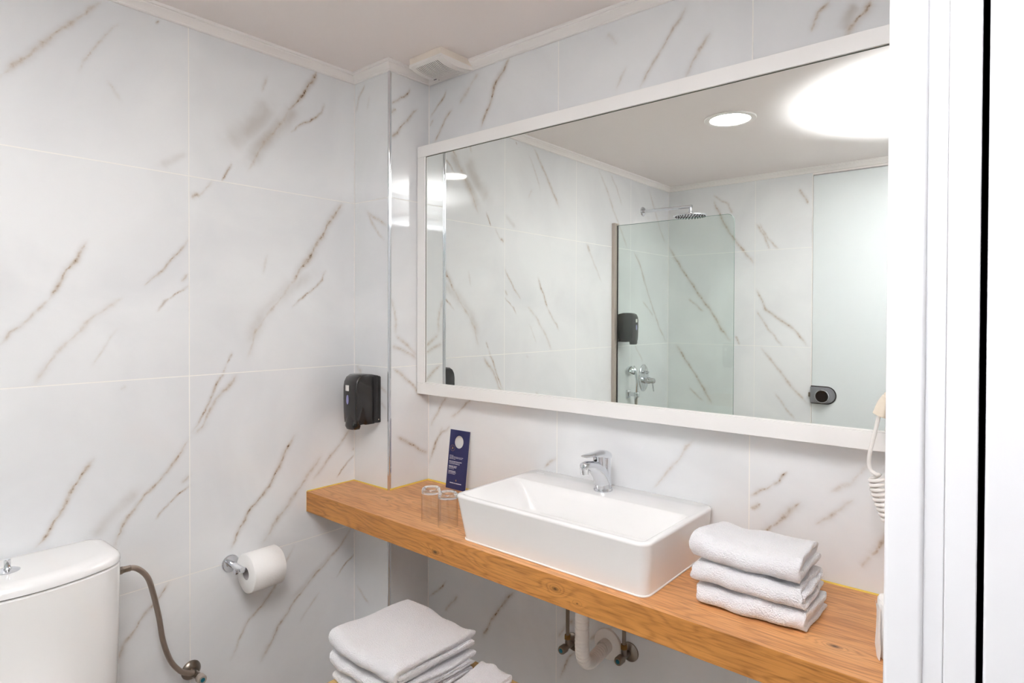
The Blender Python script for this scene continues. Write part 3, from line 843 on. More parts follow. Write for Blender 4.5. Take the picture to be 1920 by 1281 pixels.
# plate with a hole: rebuild outer ring with exact corners
def plate(y0, y1):
    from mathutils.geometry import tessellate_polygon
    import bmesh
    bm = bmesh.new()
    ov = [bm.verts.new((x, y0, z)) for x, z in outer]; hv = [bm.verts.new((x, y0, z)) for x, z in hole]
    es = [bm.edges.new((ov[i], ov[(i + 1) % 4])) for i in range(4)] + [bm.edges.new((hv[i], hv[(i + 1) % 32])) for i in range(32)]
    bmesh.ops.triangle_fill(bm, use_beauty=True, edges=es)
    fs = list(bm.faces)
    r = bmesh.ops.extrude_face_region(bm, geom=fs)
    for v in [g for g in r['geom'] if isinstance(g, bmesh.types.BMVert)]: v.co.y = y1
    bm.verts.index_update()
    q = MB().add([tuple(v.co) for v in bm.verts], [tuple(v.index for v in f.verts) for f in bm.faces]); bm.free()
    return q
plate(0, .0016).build('card', M['card_blue'], cd, smooth=False)
plate(.0016, .0030).build('card_backing', M['white_plastic'], cd, smooth=False)
m = MB()
def words(z, x0, total, h):
    x = x0
    while x < x0 + total - .002:
        w_ = min(random.uniform(.002, .006), x0 + total - x)
        xx = x
        while xx < x + w_:
            m.box(xx, xx + .0006, -.0003, .0004, z, z + h * random.choice((.7, 1, 1))); xx += .0009
        x += w_ + .0012
for z, tot, h in ((.1155, .020, .0013), (.1115, .066, .0013), (.1075, .064, .0013), (.1035, .030, .0013), (.0945, .060, .0022), (.0905, .052, .0013), (.0865, .050, .0013), (.078, .038, .0022), (.0735, .036, .0022), (.0690, .026, .0013), (.0605, .036, .0022), (.056, .036, .0022), (.0515, .034, .0013)):
    words(z, -.040, tot, h)
words(.0195, -.0285, .057, .0032)
m.build('printed_text', M['card_white'], cd, smooth=False)
m = MB()
for (cx, cz, s) in ((-.029, .1415, 1.0), (.0, .0305, .8)):
    m.lathe([(.0001, -.0004), (.0028 * s, -.0004), (.0028 * s, .0003)], 14, (cx, 0, cz), 'y')
    m.add([(cx - .0022 * s, -.0004, cz + .0015 * s), (cx + .0022 * s, -.0004, cz + .0015 * s), (cx, -.0004, cz + .0065 * s)], [(0, 1, 2)])
for k in range(26):
    a = 2 * PI * k / 26; m.box(-.029 + .0105 * math.cos(a) - .0006, -.029 + .0105 * math.cos(a) + .0006, -.0004, .0003, .1425 + .0105 * math.sin(a) - .0005, .1425 + .0105 * math.sin(a) + .0005)
m.build('emblem', M['card_gold'], cd, smooth=False)

# ------------------------------------------------------------------ soap dispensers
def dispenser(loc, rotz, label):
    d = thing('soap_dispenser', loc, label, 'soap dispenser', 'black wall soap dispensers')
    d.rotation_euler = (0, 0, rotz)
    W = .0385
    side = [(-.001, .0015), (-.001, .163), (-.012, .1695), (-.035, .1745), (-.062, .1765), (-.082, .1745), (-.096, .1665), (-.1045, .152), (-.1075, .135), (-.1078, .09), (-.107, .050), (-.1055, .022), (-.1035, .007), (-.097, .0015), (-.07, .0035), (-.066, -.0005), (-.03, -.0005), (-.028, .0015)]
    loops = []
    for f, xx in ((0, -W), (.4, -W + .0006), (.75, -W + .0025), (1, -W + .007), (1, W - .007), (.75, W - .0025), (.4, W - .0006), (0, W)):
        d_ = .007 * (1 - f)
        loops.append([(xx, min(-.001, y + (d_ if y < -.09 else d_ * max(0, (-y - .03) / .06))), z - (d_ if z > .12 else 0) * min(1, -y / .03) ) for y, z in side])
    m = MB().loft(loops); m.build('housing', M['black'], d, angle=35)
    m = MB().box(-W - .0006, W + .0006, -.0185, -.0015, .0, .1665); m.build('back_plate', M['black'], d, bevel=.003)
    # push lever: arched tongue on the front, standing out at the foot
    loops = []
    for k in range(12):
        t = k / 11; z = .098 - .113 * t
        hw = .033 * math.sqrt(max(0, 1 - (1 - min(1, t * 2.4)) ** 2)) * (.88 + .12 * t) + .001
        yf = -.1085 + .004 * math.sin(t * PI) - .006 * t ** 2
        if k == 11: hw *= .8; yf += .006
        yb = -.075
        loops.append([(hw * math.cos(a), (yf + (0 if math.cos(a) else 0)) if False else yb + (yf - yb) * (.25 + .75 * max(0, math.sin(a)) ** .5), z) for a in [PI * j / 12 for j in range(13)]] )
    MB().loft(loops).build('push_lever', M['black'], d, angle=60)
    m = MB().box(-.0200, -.0015, -.1092, -.106, .118, .1385); m.build('sticker', M['white_plastic'], d, bevel=.0015)
    m = MB()
    m.loft([[(-.0085 + .0062 * k_ * math.cos(a), y_, .088 + .0165 * k_ * math.sin(a)) for a in [2 * PI * j / 24 for j in range(24)]] for k_, y_ in ((1, -.1066), (1, -.1094), (.85, -.1100), (.6, -.1092))])
    m.build('level_window', simple('lilac_window', (150, 148, 190), .15), d)
    m = MB().lathe([(.0022, .0), (.0022, .0008), (.0004, .001)], 12, (W + .0012, -.011, .012), 'x', cap1=True); m.build('screw', M['steel'], d)
    return d
dispenser((.1195, PY, 1.0175), 0, 'glossy black soap dispenser on the pilaster above the oak shelf')
dd = dispenser((0, -1.862, 1.245), PI / 2, 'black soap dispenser in the shower, seen through the mirror')

# ------------------------------------------------------------------ extractor fan
FX0, FX1, FY0, FY1 = .278, .437, -.160, -.0005
fan = thing('extractor_fan', ((FX0 + FX1) / 2, (FY0 + FY1) / 2, ZC), 'square white ribbed extractor fan on the ceiling corner', 'extractor fan')
o = MB().box(FX0 + .001, FX1 - .001, FY0 + .001, FY1, ZC - .024, ZC - .0001).build('fan_base', M['old_plastic'], fan, bevel=.002); under(fan, o)
def arc(y): t = (y - FY0) / (FY1 - FY0); return ZC - .0315 - .014 * math.sin(PI * min(1, max(0, t)) ** .9) 
def strip(m, x0, x1, ya, yb, ztop, dz=0., nn=18):
    lp = []
    for k in range(nn + 1):
        y = ya + (yb - ya) * k / nn
        zt = arc(y) + ztop if ztop < .5 else ztop
        lp.append([(x0, y, zt), (x1, y, zt), (x1, y, arc(y) + dz), (x0, y, arc(y) + dz)])
    m.loft(lp)
m = MB(); strip(m, FX0, FX0 + .020, FY0, FY1, ZC - .0235); strip(m, FX1 - .024, FX1, FY0, FY1, ZC - .0235)
strip(m, FX0 + .018, FX1 - .02, FY0, FY0 + .012, ZC - .0235); strip(m, FX0 + .018, FX1 - .02, FY1 - .012, FY1, ZC - .0235)
o = m.build('cover', M['white_plastic'], fan, angle=40); under(fan, o)
m = MB(); nsl = 14; pw = (FX1 - .024 - FX0 - .020) / nsl
for k in range(nsl):
    x = FX0 + .020 + pw * k
    strip(m, x + pw * .46, x + pw * 1.0, FY0 + .010, FY1 - .010, .0016)
o = m.build('louvres', M['white_plastic'], fan, angle=40); under(fan, o)
m = MB(); strip(m, FX0 + .0185, FX1 - .022, FY0 + .004, FY1 - .004, .0052, .0032); o = m.build('slot_shade', simple('fan_shadow', (120, 96, 80), .8), fan, smooth=False); under(fan, o)  # dark sheet: shade in the slots between louvres, put in as colour
m = MB(); m.box(FX0 + .004, FX0 + .018, FY1 - .050, FY1 - .045, arc(FY1 - .047) - .0006, arc(FY1 - .047) + .001)
o = m.build('maker_mark', M['black_matt'], fan, smooth=False); under(fan, o)
m = MB().lathe([(.0022, 0), (.0022, -.001), (.0003, -.0014)], 12, (FX0 + .012, FY1 - .030, arc(FY1 - .03) + .0002), cap1=True)
o = m.build('indicator_light', M['nickel'], fan); under(fan, o)

# ------------------------------------------------------------------ downlight
dl = thing('ceiling_downlight', (.888, -1.297, ZC), 'round white recessed downlight in the ceiling, seen in the mirror', 'ceiling light')
m = MB().lathe([(.086, -.0005), (.1115, -.0005), (.1125, -.003), (.110, -.006), (.092, -.0075), (.0875, -.006), (.086, -.003)], 56)
n = 56; k = 6 * n; m.f += [tuple((j, (j + 1) % n, k + (j + 1) % n, k + j)) for j in range(n)]
m.build('trim_ring', M['white_plastic'], dl)
m = MB().lathe([(.0875, -.0035), (.0003, -.0035)], 48, cap1=True); m.build('light_panel', M['lamp'], dl)

# ------------------------------------------------------------------ toilet paper on its wall holder
hd = thing('toilet_paper_holder', (0, -.655, .613), 'chrome toilet paper holder on the tiles beside the toilet', 'toilet paper holder')
MB().lathe([(.0275, .0003), (.0275, .004), (.025, .007), (.013, .008)], 36, (0, 0, 0), 'x', cap0=True, cap1=True).build('wall_plate', M['chrome'], hd)
MB().lathe([(.0095, .006), (.0095, .082), (.0085, .084)], 24, (0, 0, .0), 'x', cap0=True, cap1=True).build('post', M['chrome'], hd)
MB().tube([(.074, -.016, -.002), (.074, .125, -.002)], .0055, 16).build('bar', M['chrome'], hd)
MB().lathe([(.009, -.022), (.0095, -.020), (.0095, -.014), (.006, -.012)], 20, (.074, 0, -.002), 'y', cap0=True, cap1=True).build('bar_cap', M['chrome'], hd)
tp = thing('toilet_paper_roll', (.0785, -.6435, .597), 'white toilet paper roll hanging on the chrome wall holder', 'toilet paper')
R = .0605; r0 = .0195; n = 64
def wob(a): return R + .0006 * math.sin(3 * a) + .0005 * math.sin(7 * a + 1)
loops = []
for rad, y in ((r0, 0), (R - .002, 0), (R, .002), (R, .102), (R - .002, .104), (r0, .104)):
    loops.append([((wob(2 * PI * j / n) if rad > .05 else rad) * (rad / R if rad > .05 else 1) * math.cos(2 * PI * j / n), y, (wob(2 * PI * j / n) * (rad / R) if rad > .05 else rad) * math.sin(2 * PI * j / n)) for j in range(n)])
MB().loft(loops, False, False).build('paper', M['paper'], tp, angle=50)
MB().lathe([(r0 - .0013, 0.0005), (r0, .0005), (r0, .1035), (r0 - .0013, .1035), (r0 - .0013, .0005)], 36, axis='y').build('cardboard_core', simple('cardboard', (172, 166, 166), .8), tp)

# ------------------------------------------------------------------ roll standing on the shelf
tr = thing('toilet_paper_roll', (1.776, -.262, ZT + .0005), 'white toilet paper roll standing on the oak shelf by the door frame', 'toilet paper')
m = MB(); lp = []
for rad, z in ((r0, .0), (.050, 0), (.053, .003), (.0535, .05), (.053, .098), (.0505, .1015), (.035, .1020), (r0, .1005)):
    lp.append([(rad * math.cos(2 * PI * j / 48), rad * math.sin(2 * PI * j / 48), z + (.0015 * math.sin(5 * j) if rad > .03 and z > .09 else 0)) for j in range(48)])
m.loft(lp, False, False).build('paper', M['paper'], tr, angle=50)
MB().lathe([(r0 - .001, .002), (r0, .002), (r0, .099), (r0 - .001, .099), (r0 - .001, .002)], 32).build('cardboard_core', simple('cardboard2', (190, 182, 174), .8), tr)
lp = []
for t in range(9):
    u = t / 8; a = math.radians(196 + 30 * u); rad = .0545 + .004 * u
    lp.append((rad, a))
m = MB(); n = len(lp); vs = []
for (rad, a) in lp:
    for z in [.001, .02, .05, .08, .094 + .006 * ((a * 7) % 1)]:
        rr_ = rad + .0012 * math.sin(z * 150 + a * 5)
        vs += [(rr_ * math.cos(a), rr_ * math.sin(a), z), ((rr_ + .0006) * math.cos(a), (rr_ + .0006) * math.sin(a), z)]
W_ = 10; fs = []
for i in range(n - 1):
    for j in range(4):
        for s_ in (0, 1):
            fs.append((i * W_ + 2 * j + s_, (i + 1) * W_ + 2 * j + s_, (i + 1) * W_ + 2 * j + 2 + s_, i * W_ + 2 * j + 2 + s_))
m.add(vs, fs).build('loose_sheet', M['paper'], tr, angle=80)

# ------------------------------------------------------------------ folded towels
def towel(name, loc, rz, W, D, H, seed, label, group, cat='towel', sag=.0, hook=0.0, mat='terry'):
    """one sheet folded in four: thick ribbon profile in yz, extruded along x; big fold faces -y"""
    rs = random.Random(seed)
    t = H / 4.0; hf = t * .5 * .96
    # centre line: inner flap, back fold, top layer, big front fold, bottom layer
    def arcp(cy, cz, r, a0, a1, n): return [(cy + r * math.cos(math.radians(a0 + (a1 - a0) * k / n)), cz + r * math.sin(math.radians(a0 + (a1 - a0) * k / n))) for k in range(n + 1)]
    z0, z1, z2, z3 = hf, hf + t, hf + 2 * t, hf + 3 * t
    yb = D / 2 - hf; yf = -D / 2 + hf
    cl = []
    cl += [(yb - .012 - (yb - yf - .03) * k / 10, z1) for k in range(11)]           # inner free layer, back to front
    cl += arcp(yf + .018, (z1 + z2) / 2, (z2 - z1) / 2, 270, 90, 5)[1:]               # small inner fold
    cl += [(yf + .018 + (yb - yf - .030) * k / 10, z2) for k in range(1, 11)]
    cl += arcp(yb - .012 + .0, (z2 + z3) / 2, (z3 - z2) / 2, -90, 90, 5)[1:]
    cl += [(yb - .012 - (yb - yf - .03) * k / 12, z3) for k in range(1, 13)]
    rbig = (z3 - z0) / 2
    cl += arcp(yf + .018, (z3 + z0) / 2, rbig, 90, 270, 12)[1:]
    cl += [(yf + .018 + (yb - yf - .018) * k / 12, z0) for k in range(1, 13)]
    # shift so the big fold reaches -D/2
    ym = min(p[0] for p in cl); cl = [(p[0] + (-D / 2 + hf - ym), p[1]) for p in cl]
    us = [0, .0012, .003, .006, .010] + [.010 + (1 - .02) * k / 44 for k in range(1, 44)] + [.990, .994, .997, .9988, 1]; NS = len(us) - 1; loops = []
    ph = [rs.uniform(0, 6.3) for _ in range(8)]
    for i in range(NS + 1):
        u = us[i]; x = (u - .5) * W
        e = min(u, 1 - u) * W
        endf = min(1, e / .0035)
        th = hf * .93 * (.25 + .75 * math.sqrt(max(0, 1 - (1 - endf) ** 2)))
        L1, L2 = [], []
        for k, (y, z) in enumerate(cl):
            a = cl[max(0, k - 1)]; b = cl[min(len(cl) - 1, k + 1)]
            ty, tz = b[0] - a[0], b[1] - a[1]; l = math.hypot(ty, tz) or 1
            ny, nz = -tz / l, ty / l
            s = k / len(cl)
            dy = .0035 * math.sin(u * 7 + ph[0] + s * 9) + .002 * math.sin(u * 19 + ph[1] + s * 21)
            fz = z / H
            dz = -.0045 * fz + (.0035 * math.sin(u * 6 + ph[2] + y * 18) + .0018 * math.sin(u * 15 + ph[3] + y * 37)) * fz - sag * fz * math.sin(PI * u) ** 1 * (1 if True else 0)
            dz += -hook * fz * max(0, (y + D / 2) / D - .55)
            tt = th * (1 + .10 * math.sin(s * 40 + u * 9 + ph[4]))
            xo = .0055 * math.sin(s * 11 + ph[5]) * math.exp(-e / .012) * (1 if u > .5 else -1) + .0012 * math.sin(s * 60 + ph[6]) * math.exp(-e / .006)
            L1.append((x + xo, y + dy + ny * tt, max(.0005, z + dz + nz * tt)))
            L2.append((x + xo, y + dy - ny * tt, max(.0005, z + dz - nz * tt)))
        # rounded free ends of the sheet
        loops.append(L1 + L2[::-1])
    r = MB().loft(loops, False, False); n_ = len(cl)
    for base, fl_ in ((0, True), ((len(loops) - 1) * 2 * n_, False)):
        for k in range(n_ - 1):
            q_ = (base + k, base + k + 1, base + 2 * n_ - 2 - k, base + 2 * n_ - 1 - k)
            r.f.append(q_ if fl_ else q_[::-1])
    o = r.build(name, M[mat], None, angle=70)
    o.location = loc; o.rotation_euler = (0, 0, rz)
    q = o.modifiers.new('sub', 'SUBSURF'); q.levels = 1; q.render_levels = 1
    tx = bpy.data.textures.new('terry_fuzz', 'CLOUDS'); tx.noise_scale = .005; tx.noise_depth = 1
    dm = o.modifiers.new('fuzz', 'DISPLACE'); dm.texture = tx; dm.strength = .0012; dm.mid_level = .5; dm.texture_coords = 'LOCAL'
    tag(o, label, cat, group)
    return o
G1 = 'folded white towels on the oak shelf'
towel('folded_towel', (1.496, -.224, ZT + .0015), math.radians(2.0), .226, .168, .0450, 1, 'folded white towel at the bottom of the stack beside the sink', G1)
towel('folded_towel', (1.491, -.226, ZT + .0475), math.radians(.5), .224, .172, .0460, 2, 'folded white towel in the middle of the stack beside the sink', G1)
towel('folded_towel', (1.488, -.222, ZT + .0945), math.radians(-1), .216, .178, .0560, 3, 'folded white towel on top of the stack beside the sink', G1, sag=.006, hook=.02)

# bench with the bath towels
BZ = .388
bn = thing('towel_bench', (.70, -.445, 0), 'pale wooden bench below the shelf holding folded bath towels', 'bench')
lp = [rrect(.462, 1.04, -.645, -.262, .03, BZ - .022), rrect(.460, 1.042, -.647, -.260, .03, BZ - .019), rrect(.460, 1.042, -.647, -.260, .03, BZ - .003), rrect(.463, 1.039, -.644, -.263, .028, BZ)]
o = MB().loft(lp).build('bench_top', M['bamboo'], bn, angle=50); under(bn, o)
for x in (.50, 1.0):
    for y in (-.605, -.30):
        o = MB().tube([(x, y, .0), (x, y, BZ - .021)], .016, 16).build('leg', M['bamboo'], bn); under(bn, o)
for y in (-.605, -.30):
    o = MB().box(.50, 1.0, y - .009, y + .009, BZ - .065, BZ - .0225).build('apron', M['bamboo'], bn, bevel=.002); under(bn, o)
G2 = 'folded bath towels on the bench'
towel('bath_towel', (.602, -.452, BZ + .001), math.radians(-3), .270, .292, .0340, 11, 'folded white bath towel at the bottom of the pile on the bench', G2)
towel('bath_towel', (.598, -.450, BZ + .0375), math.radians(-2), .292, .296, .0400, 12, 'folded white bath towel in the middle of the pile on the bench', G2)
towel('bath_towel', (.594, -.448, BZ + .0825), math.radians(-1), .294, .300, .0520, 13, 'folded white bath towel on top of the pile on the bench', G2, sag=.004, hook=.012)
towel('hand_towel', (.825, -.425, BZ + .001), math.radians(4), .110, .27, .048, 21, 'rolled white hand towel beside the bath towel pile on the bench', 'hand towel on the bench', mat='terry2')

# ------------------------------------------------------------------ sink waste pipe and valves
wp = thing('waste_pipe', (1.0, -.15, .45), 'white flexible waste pipe below the sink', 'waste pipe')
path = smooth_path([(1.0, -.155, ZT - CT - .001), (1.0, -.155, .60), (1.0, -.155, .49), (.999, -.14, .448), (.995, -.105, .428), (.992, -.06, .428), (.990, -.012, .432)], 44)
m = MB(); rad = []
acc = 0
for i, p in enumerate(path):
    if i: acc += (Vector(p) - Vector(path[i - 1])).length
    rad.append(.0180 + .0017 * abs(math.sin(PI * acc / .0098)) ** .6)
o = m.tube(path, rad, 24).build('corrugated_pipe', M['white_plastic'], wp); under(wp, o)
o = MB().lathe([(.019, -.034), (.0205, -.034), (.0205, -.012), (.032, -.012), (.044, -.007), (.0455, -.0015), (.0455, -.0005)], 40, (.990, 0, .434), 'y', cap1=True).build('wall_flange', M['white_plastic'], wp); under(wp, o)

def angle_valve(x, z, label, riser_top, sgn=1):
    v = thing('angle_valve', (x, 0, z), label, 'valve', 'angle valves below the sink')
    MB().lathe([(.0275, -.0005), (.027, -.004), (.018, -.010), (.0095, -.011)], 32, axis='y', cap0=True, cap1=True).build('rosette', M['nickel'], v)
    m = MB().tube([(0, -.004, 0), (0, -.048, 0)], .0085, 16); m.tube([(0, -.035, 0), (0, -.035, .030)], .0078, 16)
    m.build('valve_body', M['nickel'], v)
    m = MB().lathe([(.0092, 0), (.0100, .001), (.0100, .012), (.0092, .013)], 6, (0, -.035, .022), cap0=True, cap1=True); m.build('nut', M['brass'], v, smooth=False)
    m = MB().lathe([(.0105, -.046), (.0125, -.048), (.0125, -.066), (.0105, -.070)], 18, axis='y', cap0=True, cap1=True)
    m.build('knob', M['nickel'], v)
    m = MB().lathe([(.0062, -.0700), (.0055, -.0712), (.0003, -.0715)], 18, axis='y', cap1=True); m.build('colour_cap', M['teal'], v)
    m = MB().tube([(0, -.035, .034), (0, -.035, riser_top - z)], [.0056] * 2, 14); m.build('riser_hose', M['nickel'], v)
    return v
angle_valve(1.062, .436, 'angle valve right of the white waste pipe', ZT - CT - .001)
angle_valve(.868, .398, 'angle valve left of the white waste pipe', ZT - CT - .001)

# ------------------------------------------------------------------ toilet
to = thing('toilet', (.20, -1.20, 0), 'white ceramic toilet with a bowed cistern against the tiled wall', 'toilet')
TY0, TY1 = -1.392, -1.008
def dshape(x0, xe, xc, y0, y1, r, z, n=22):
    out = []
    # front edge from y0 to y1, bowed, with rounded corners
    yc = (y0 + y1) / 2; hw = (y1 - y0) / 2
    for k in range(n + 1):
        t = -1 + 2 * k / n
        y = yc + hw * math.sin(t * PI / 2)
        q = abs((y - yc) / hw)
        x = xe + (xc - xe) * (1 - q * q)
        d = hw - abs(y - yc)
        if d < r: x -= r - math.sqrt(max(0, r * r - (r - d) ** 2))
        out.append((x, y, z))
    rb = .030
    out += [(x0 + rb - rb * math.sin(a), y1 - rb + rb * math.cos(a), z) for a in [PI / 2 * k / 6 for k in range(7)]]
    out += [(x0 + rb - rb * math.cos(a), y0 + rb - rb * math.sin(a), z) for a in [PI / 2 * k / 6 for k in range(7)]]
    return out
lp = [dshape(.012, .155, .20, TY0 + .012, TY1 - .006, .04, .40), dshape(.012, .160, .207, TY0 + .006, TY1 - .003, .04, .44), dshape(.010, .172, .222, TY0 + .001, TY1 - .001, .040, .60), dshape(.010, .176, .228, TY0, TY1, .040, .766), dshape(.012, .172, .224, TY0 + .003, TY1 - .003, .038, .7695)]
o = MB().loft(lp).build('cistern', M['ceramic'], to, angle=50); under(to, o)
o = MB().loft([dshape(.016, .168, .219, TY0 + .006, TY1 - .006, .036, .7690), dshape(.016, .168, .219, TY0 + .006, TY1 - .006, .036, .7740)]).build('lid_gap', M['black_matt'], to, smooth=False); under(to, o)
lp = []
for dz, d in ((.0, .002), (.002, 0), (.018, .0005), (.028, .004), (.035, .0105), (.0395, .020), (.0415, .032)):
    lp.append(dshape(.008 + d * .45, .177 - d, .230 - d, TY0 - .001 + d, TY1 + .001 - d, .041, .7730 + dz * .675))
o = MB().loft(lp).build('cistern_lid', M['ceramic'], to, angle=50); under(to, o)
LZ = .8010
fb = MB().lathe([(.0245, 0), (.0245, .001), (.018, .004), (.010, .0055)], 32, (.116, -1.232, LZ), cap0=True).build('flush_button', M['chrome'], to); under(to, fb)
MB().lathe([(.0105, .005), (.0075, .009), (.0065, .012), (.0068, .026), (.0055, .0275), (.0003, .028)], 24, (.116, -1.232, LZ), cap1=True).build('button_stem', M['chrome'], fb)
# bowl and seat below the frame edge
lp = []
for z, a, b, cx in ((0, .12, .10, .36), (.02, .125, .105, .36), (.18, .12, .10, .36), (.28, .17, .14, .38), (.37, .235, .178, .40), (.395, .24, .182, .40), (.395, .19, .14, .41), (.30, .13, .10, .42), (.22, .06, .05, .42)):
    lp.append([(cx + a * math.cos(2 * PI * j / 40), -1.20 + b * math.sin(2 * PI * j / 40), z) for j in range(40)])
o = MB().loft(lp).build('bowl', M['ceramic'], to, angle=50); under(to, o)
o = MB().box(.012, .26, -1.29, -1.11, .30, .3995).build('bowl_bridge', M['ceramic'], to, bevel=.02, seg=4); under(to, o)
lp = []
for z, d in ((.398, .003), (.402, 0), (.414, 0), (.420, .012)):
    lp.append([(.42 + (.235 - d) * math.cos(2 * PI * j / 40), -1.20 + (.186 - d) * math.sin(2 * PI * j / 40), z) for j in range(40)])
o = MB().loft(lp).build('seat_lid', M['white_plastic'], to, angle=50); under(to, o)

hs = thing('supply_hose', (.05, -.90, .5), 'braided steel supply hose from the cistern to the wall valve', 'hose')
hp = smooth_path([(.100, -1.012, .722), (.100, -.985, .724), (.098, -.955, .716), (.088, -.925, .680), (.072, -.905, .625), (.058, -.885, .545), (.052, -.872, .470), (.050, -.852, .405), (.050, -.825, .362), (.050, -.800, .345), (.050, -.788, .340)], 8)
o = MB().tube(hp, .0072, 14).build('braided_hose', simple('braided_hose', (176, 162, 150), .3, metal=.9, bump=(700, .5)), hs); under(hs, o)
o = MB().lathe([(.0095, -1.010), (.0105, -1.006), (.0105, -.990), (.0085, -.986), (.0085, -.970)], 6, (.100, 0, .722), 'y', cap0=True, cap1=True).build('hose_nut', M['nickel'], hs, smooth=False); under(hs, o)
va = thing('angle_valve', (0, -.775, .325), 'angle valve on the tiles at the lower end of the braided hose', 'valve')
MB().lathe([(.0285, .0005), (.028, .003), (.02, .010), (.011, .012)], 32, axis='x', cap0=True, cap1=True).build('rosette', M['nickel'], va)
m = MB().tube([(.006, 0, 0), (.062, 0, 0)], .010, 16); m.tube([(.048, 0, 0), (.050, -.013, .014)], .0095, 14); m.build('valve_body', M['nickel'], va)
m = MB().lathe([(.012, .060), (.0135, .062), (.0135, .078), (.0115, .082)], 14, axis='x', cap0=True, cap1=True); m.build('knob', M['steel'], va)
m = MB().lathe([(.0065, .082), (.0055, .0835), (.0003, .0838)], 16, axis='x', cap1=True); m.build('colour_cap', M['teal'], va)

# ------------------------------------------------------------------ hair dryer hanging behind the door frame
hdY = -.13
hr = thing('hair_dryer', (XR, hdY, 1.22), 'white wall hair dryer with coiled cord beside the mirror', 'hair dryer')
hr_off = hr.location
def U(o): return under(hr, o)
U(MB().box(XR - .045, XR - .001, hdY - .055, hdY + .055, 1.02, 1.22).build('wall_base', M['white_plastic'], hr, bevel=.012, seg=4))
m = MB(); hp = smooth_path([(1.7005, hdY, 1.1925), (1.7120, hdY, 1.2180), (1.731, hdY, 1.238), (1.757, hdY, 1.250), (1.790, hdY, 1.256)], 16)
rad = []
for i in range(len(hp)):
    t = i / (len(hp) - 1); rad.append(.0125 + .006 * t + (.0007 * math.sin(i * 1.9) if t > .3 else 0))
U(m.tube(hp, rad, 22).build('strain_relief', M['cream_plastic'], hr))
U(MB().tube([(1.765, hdY, 1.2525), (1.80, hdY, 1.270), (1.835, hdY, 1.300)], [.0225, .026, .024], 20).build('dryer_body', M['white_plastic'], hr))
U(MB().tube(smooth_path([(1.716, hdY - .006, 1.206), (1.730, hdY - .012, 1.209), (1.752, hdY - .014, 1.216), (1.775, hdY - .01, 1.232)], 6), .0035, 10).build('hang_loop', M['cream_plastic'], hr))
# cord: straight drop, coil, then loose return loops
cp = [(1.7005, hdY, 1.195), (1.6960, hdY, 1.170), (1.6900, hdY, 1.140), (1.6845, hdY, 1.112), (1.6835, hdY, 1.090), (1.6870, hdY, 1.078), (1.6940, hdY - .004, 1.074)]
cp = smooth_path(cp, 6)
turns = 9; a0 = Vector((1.6945, hdY, 1.070)); a1 = Vector((1.7215, hdY, .985))
coil = []
for k in range(turns * 16 + 1):
    t = k / (turns * 16); ang = 2 * PI * turns * t - PI / 2
    c_ = a0.lerp(a1, t) + Vector((.010 * math.sin(t * PI) * -.3, 0, 0))
    rr_ = .0120 * min(1, .35 + t * 6)
    coil.append((c_.x + rr_ * math.cos(ang), c_.y + rr_ * math.sin(ang), c_.z - .004 * math.cos(ang) * -1))
U(MB().tube(cp + coil[2:], .0038, 10).build('cord', M['white_plastic'], hr))
m = MB(); lpz = []
T2 = 8
for k in range(T2 * 18 + 1):
    t = k / (T2 * 18); ang = 2 * PI * T2 * t
    th = PI * (1.02 + .9 * t)
    cx_, cz_ = 1.768, .985
    c_ = Vector((cx_ + .040 * math.cos(th), hdY, cz_ + .047 * math.sin(th)))
    nr = Vector((math.cos(th), 0, math.sin(th)))
    p = c_ + nr * (.0125 * math.cos(ang)) + Vector((0, .0125 * math.sin(ang), 0))
    lpz.append(tuple(p))
lpz += smooth_path([lpz[-1], (1.812, hdY, 1.0), (1.83, hdY, 1.03)], 6)[1:]
U(m.tube([coil[-1]] + lpz, .0037, 10).build('coiled_cord', M['white_plastic'], hr))

hr.location.z += .008

# ------------------------------------------------------------------ shower
SY = -1.757
ss = thing('shower_screen', (0, SY, .03), 'clear glass shower screen with a steel wall profile, seen in the mirror', 'shower screen')
def S(o): return under(ss, o)
lp = []
for y in (SY - .036, SY - .030):
    l = [(.018, y, .035), (.728, y, .035)]
    for k in range(9):
        a = math.radians(90 * k / 8); l.append((.728 - .04 + .04 * math.cos(a), y, 1.945 - .04 + .04 * math.sin(a)))
    l.append((.018, y, 1.945)); lp.append(l)
S(MB().loft(lp).build('glass_panel', M['pane'], ss, smooth=False))
m = MB()
prev = [(.728, SY - .033, .035), (.728, SY - .033, 1.905)] + [(.688 + .04 * math.cos(math.radians(90 * k / 8)), SY - .033, 1.905 + .04 * math.sin(math.radians(90 * k / 8))) for k in range(1, 9)] + [(.018, SY - .033, 1.945)]
S(m.tube(prev, .0012, 8).build('polished_edge', simple('glass_edge', (112, 142, 132), .1), ss))
S(MB().box(.0006, .022, SY - .045, SY - .003, .03, 1.958).build('wall_profile', M['steel'], ss, bevel=.001))
S(MB().box(.0225, .0255, SY - .037, SY - .029, .032, 1.944).build('profile_gasket', M['black_matt'], ss, smooth=False))

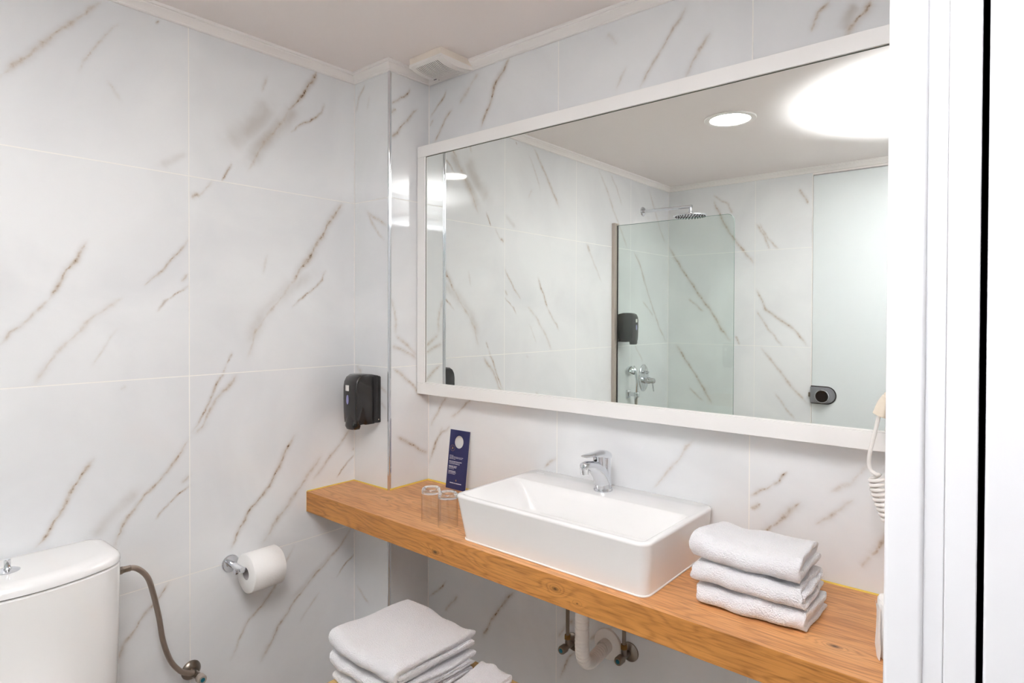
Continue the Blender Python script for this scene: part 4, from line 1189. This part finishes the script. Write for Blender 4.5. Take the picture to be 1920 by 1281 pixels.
AY = -2.141; AZ = 2.078
sh = thing('rain_shower', (0, AY, AZ), 'chrome rain shower head on a straight wall arm, seen in the mirror', 'shower head')
MB().lathe([(.030, .0006), (.030, .004), (.027, .008), (.012, .010)], 32, axis='x', cap0=True, cap1=True).build('wall_flange', M['chrome'], sh)
m = MB().tube([(.008, 0, 0), (.335, 0, -.003)], .0105, 16); m.tube([(.325, 0, -.004), (.325, 0, -.042)], .0085, 14)
m.lathe([(.0105, -.030), (.0125, -.034), (.0125, -.050), (.009, -.055)], 16, (.325, 0, 0)); m.build('arm', M['chrome'], sh)
MB().lathe([(.012, -.052), (.030, -.056), (.100, -.0580), (.102, -.0600), (.102, -.0630), (.100, -.0645)], 48, (.325, 0, 0), cap0=True, cap1=True).build('spray_plate', M['chrome'], sh)
m = MB()
for ring, cnt in ((.018, 6), (.036, 12), (.054, 18), (.072, 24), (.088, 30)):
    for k in range(cnt):
        a = 2 * PI * k / cnt
        m.lathe([(.0030, -.0642), (.0022, -.0690), (.0004, -.0692)], 6, (.325 + ring * math.cos(a), ring * math.sin(a), 0), cap1=True)
m.build('nozzles', M['black_matt'], sh)

sv = thing('shower_mixer', (0, -2.160, 1.0), 'chrome oval shower mixer plate with knob and lever, seen in the mirror', 'shower mixer')
lp = []
for x, s in ((.0006, 1), (.004, 1), (.008, .95), (.0095, .86)):
    lp.append([(x, .062 * s * math.cos(2 * PI * j / 40), .088 * s * math.sin(2 * PI * j / 40)) for j in range(40)])
MB().loft(lp).build('cover_plate', M['chrome'], sv)
m = MB().lathe([(.022, .008), (.022, .045), (.018, .050), (.018, .074), (.015, .078)], 28, (0, -.004, -.016), 'x', cap1=True); m.build('mixer_knob', M['chrome'], sv)
m = MB().tube([(.064, -.006, -.030), (.070, -.010, -.085)], .0042, 12); m.build('mixer_lever', M['chrome'], sv)
m = MB().lathe([(.010, .008), (.010, .032), (.008, .035)], 20, (0, 0, .036), 'x', cap1=True); m.tube([(.026, -.022, .036), (.026, .024, .036)], .0065, 12); m.build('diverter', M['chrome'], sv)

hh = thing('hand_shower', (0, -1.955, .915), 'chrome hand shower in its wall bracket, seen in the mirror', 'hand shower')
MB().box(.0006, .014, -.020, .020, -.026, .026).build('wall_plate', M['chrome'], hh, bevel=.003)
m = MB().box(.012, .066, -.010, .010, -.012, .012); m.lathe([(.015, -.015), (.016, -.013), (.016, .013), (.015, .015)], 20, (.066, 0, 0), cap0=True, cap1=True); m.build('bracket', M['chrome'], hh, bevel=.001)
hp = smooth_path([(.066, 0, -.02), (.066, 0, .03), (.068, -.001, .075), (.064, -.001, .115), (.052, .0, .150), (.036, .0, .168)], 8)
MB().tube(hp, [.0095 + .006 * (i / (len(hp) - 1)) ** 3 for i in range(len(hp))], 18).build('handle', M['chrome'], hh)
m = MB(); ctr = Vector((.028, 0, .148)); ax = Vector((-.62, 0, -.78)).normalized()
m.tube([tuple(ctr - ax * .024), tuple(ctr - ax * .018), tuple(ctr), tuple(ctr + ax * .006)], [.012, .024, .033, .034], 28); m.build('spray_head', M['chrome'], hh)
hp = smooth_path([(.066, 0, -.014), (.066, 0, -.08), (.066, .004, -.30), (.060, .03, -.62), (.05, .08, -.78), (.045, .02, -.62), (.044, -.028, -.30), (.042, -.030, -.05), (.040, -.030, -.028)], 8)
MB().tube(hp, .0065, 10).build('hose', M['steel'], hh)
MB().lathe([(.0085, -.036), (.0095, -.034), (.0095, -.016), (.007, -.012)], 6, (.040, -.030, 0), cap0=True, cap1=True).build('hose_nut', M['chrome'], hh, smooth=False)
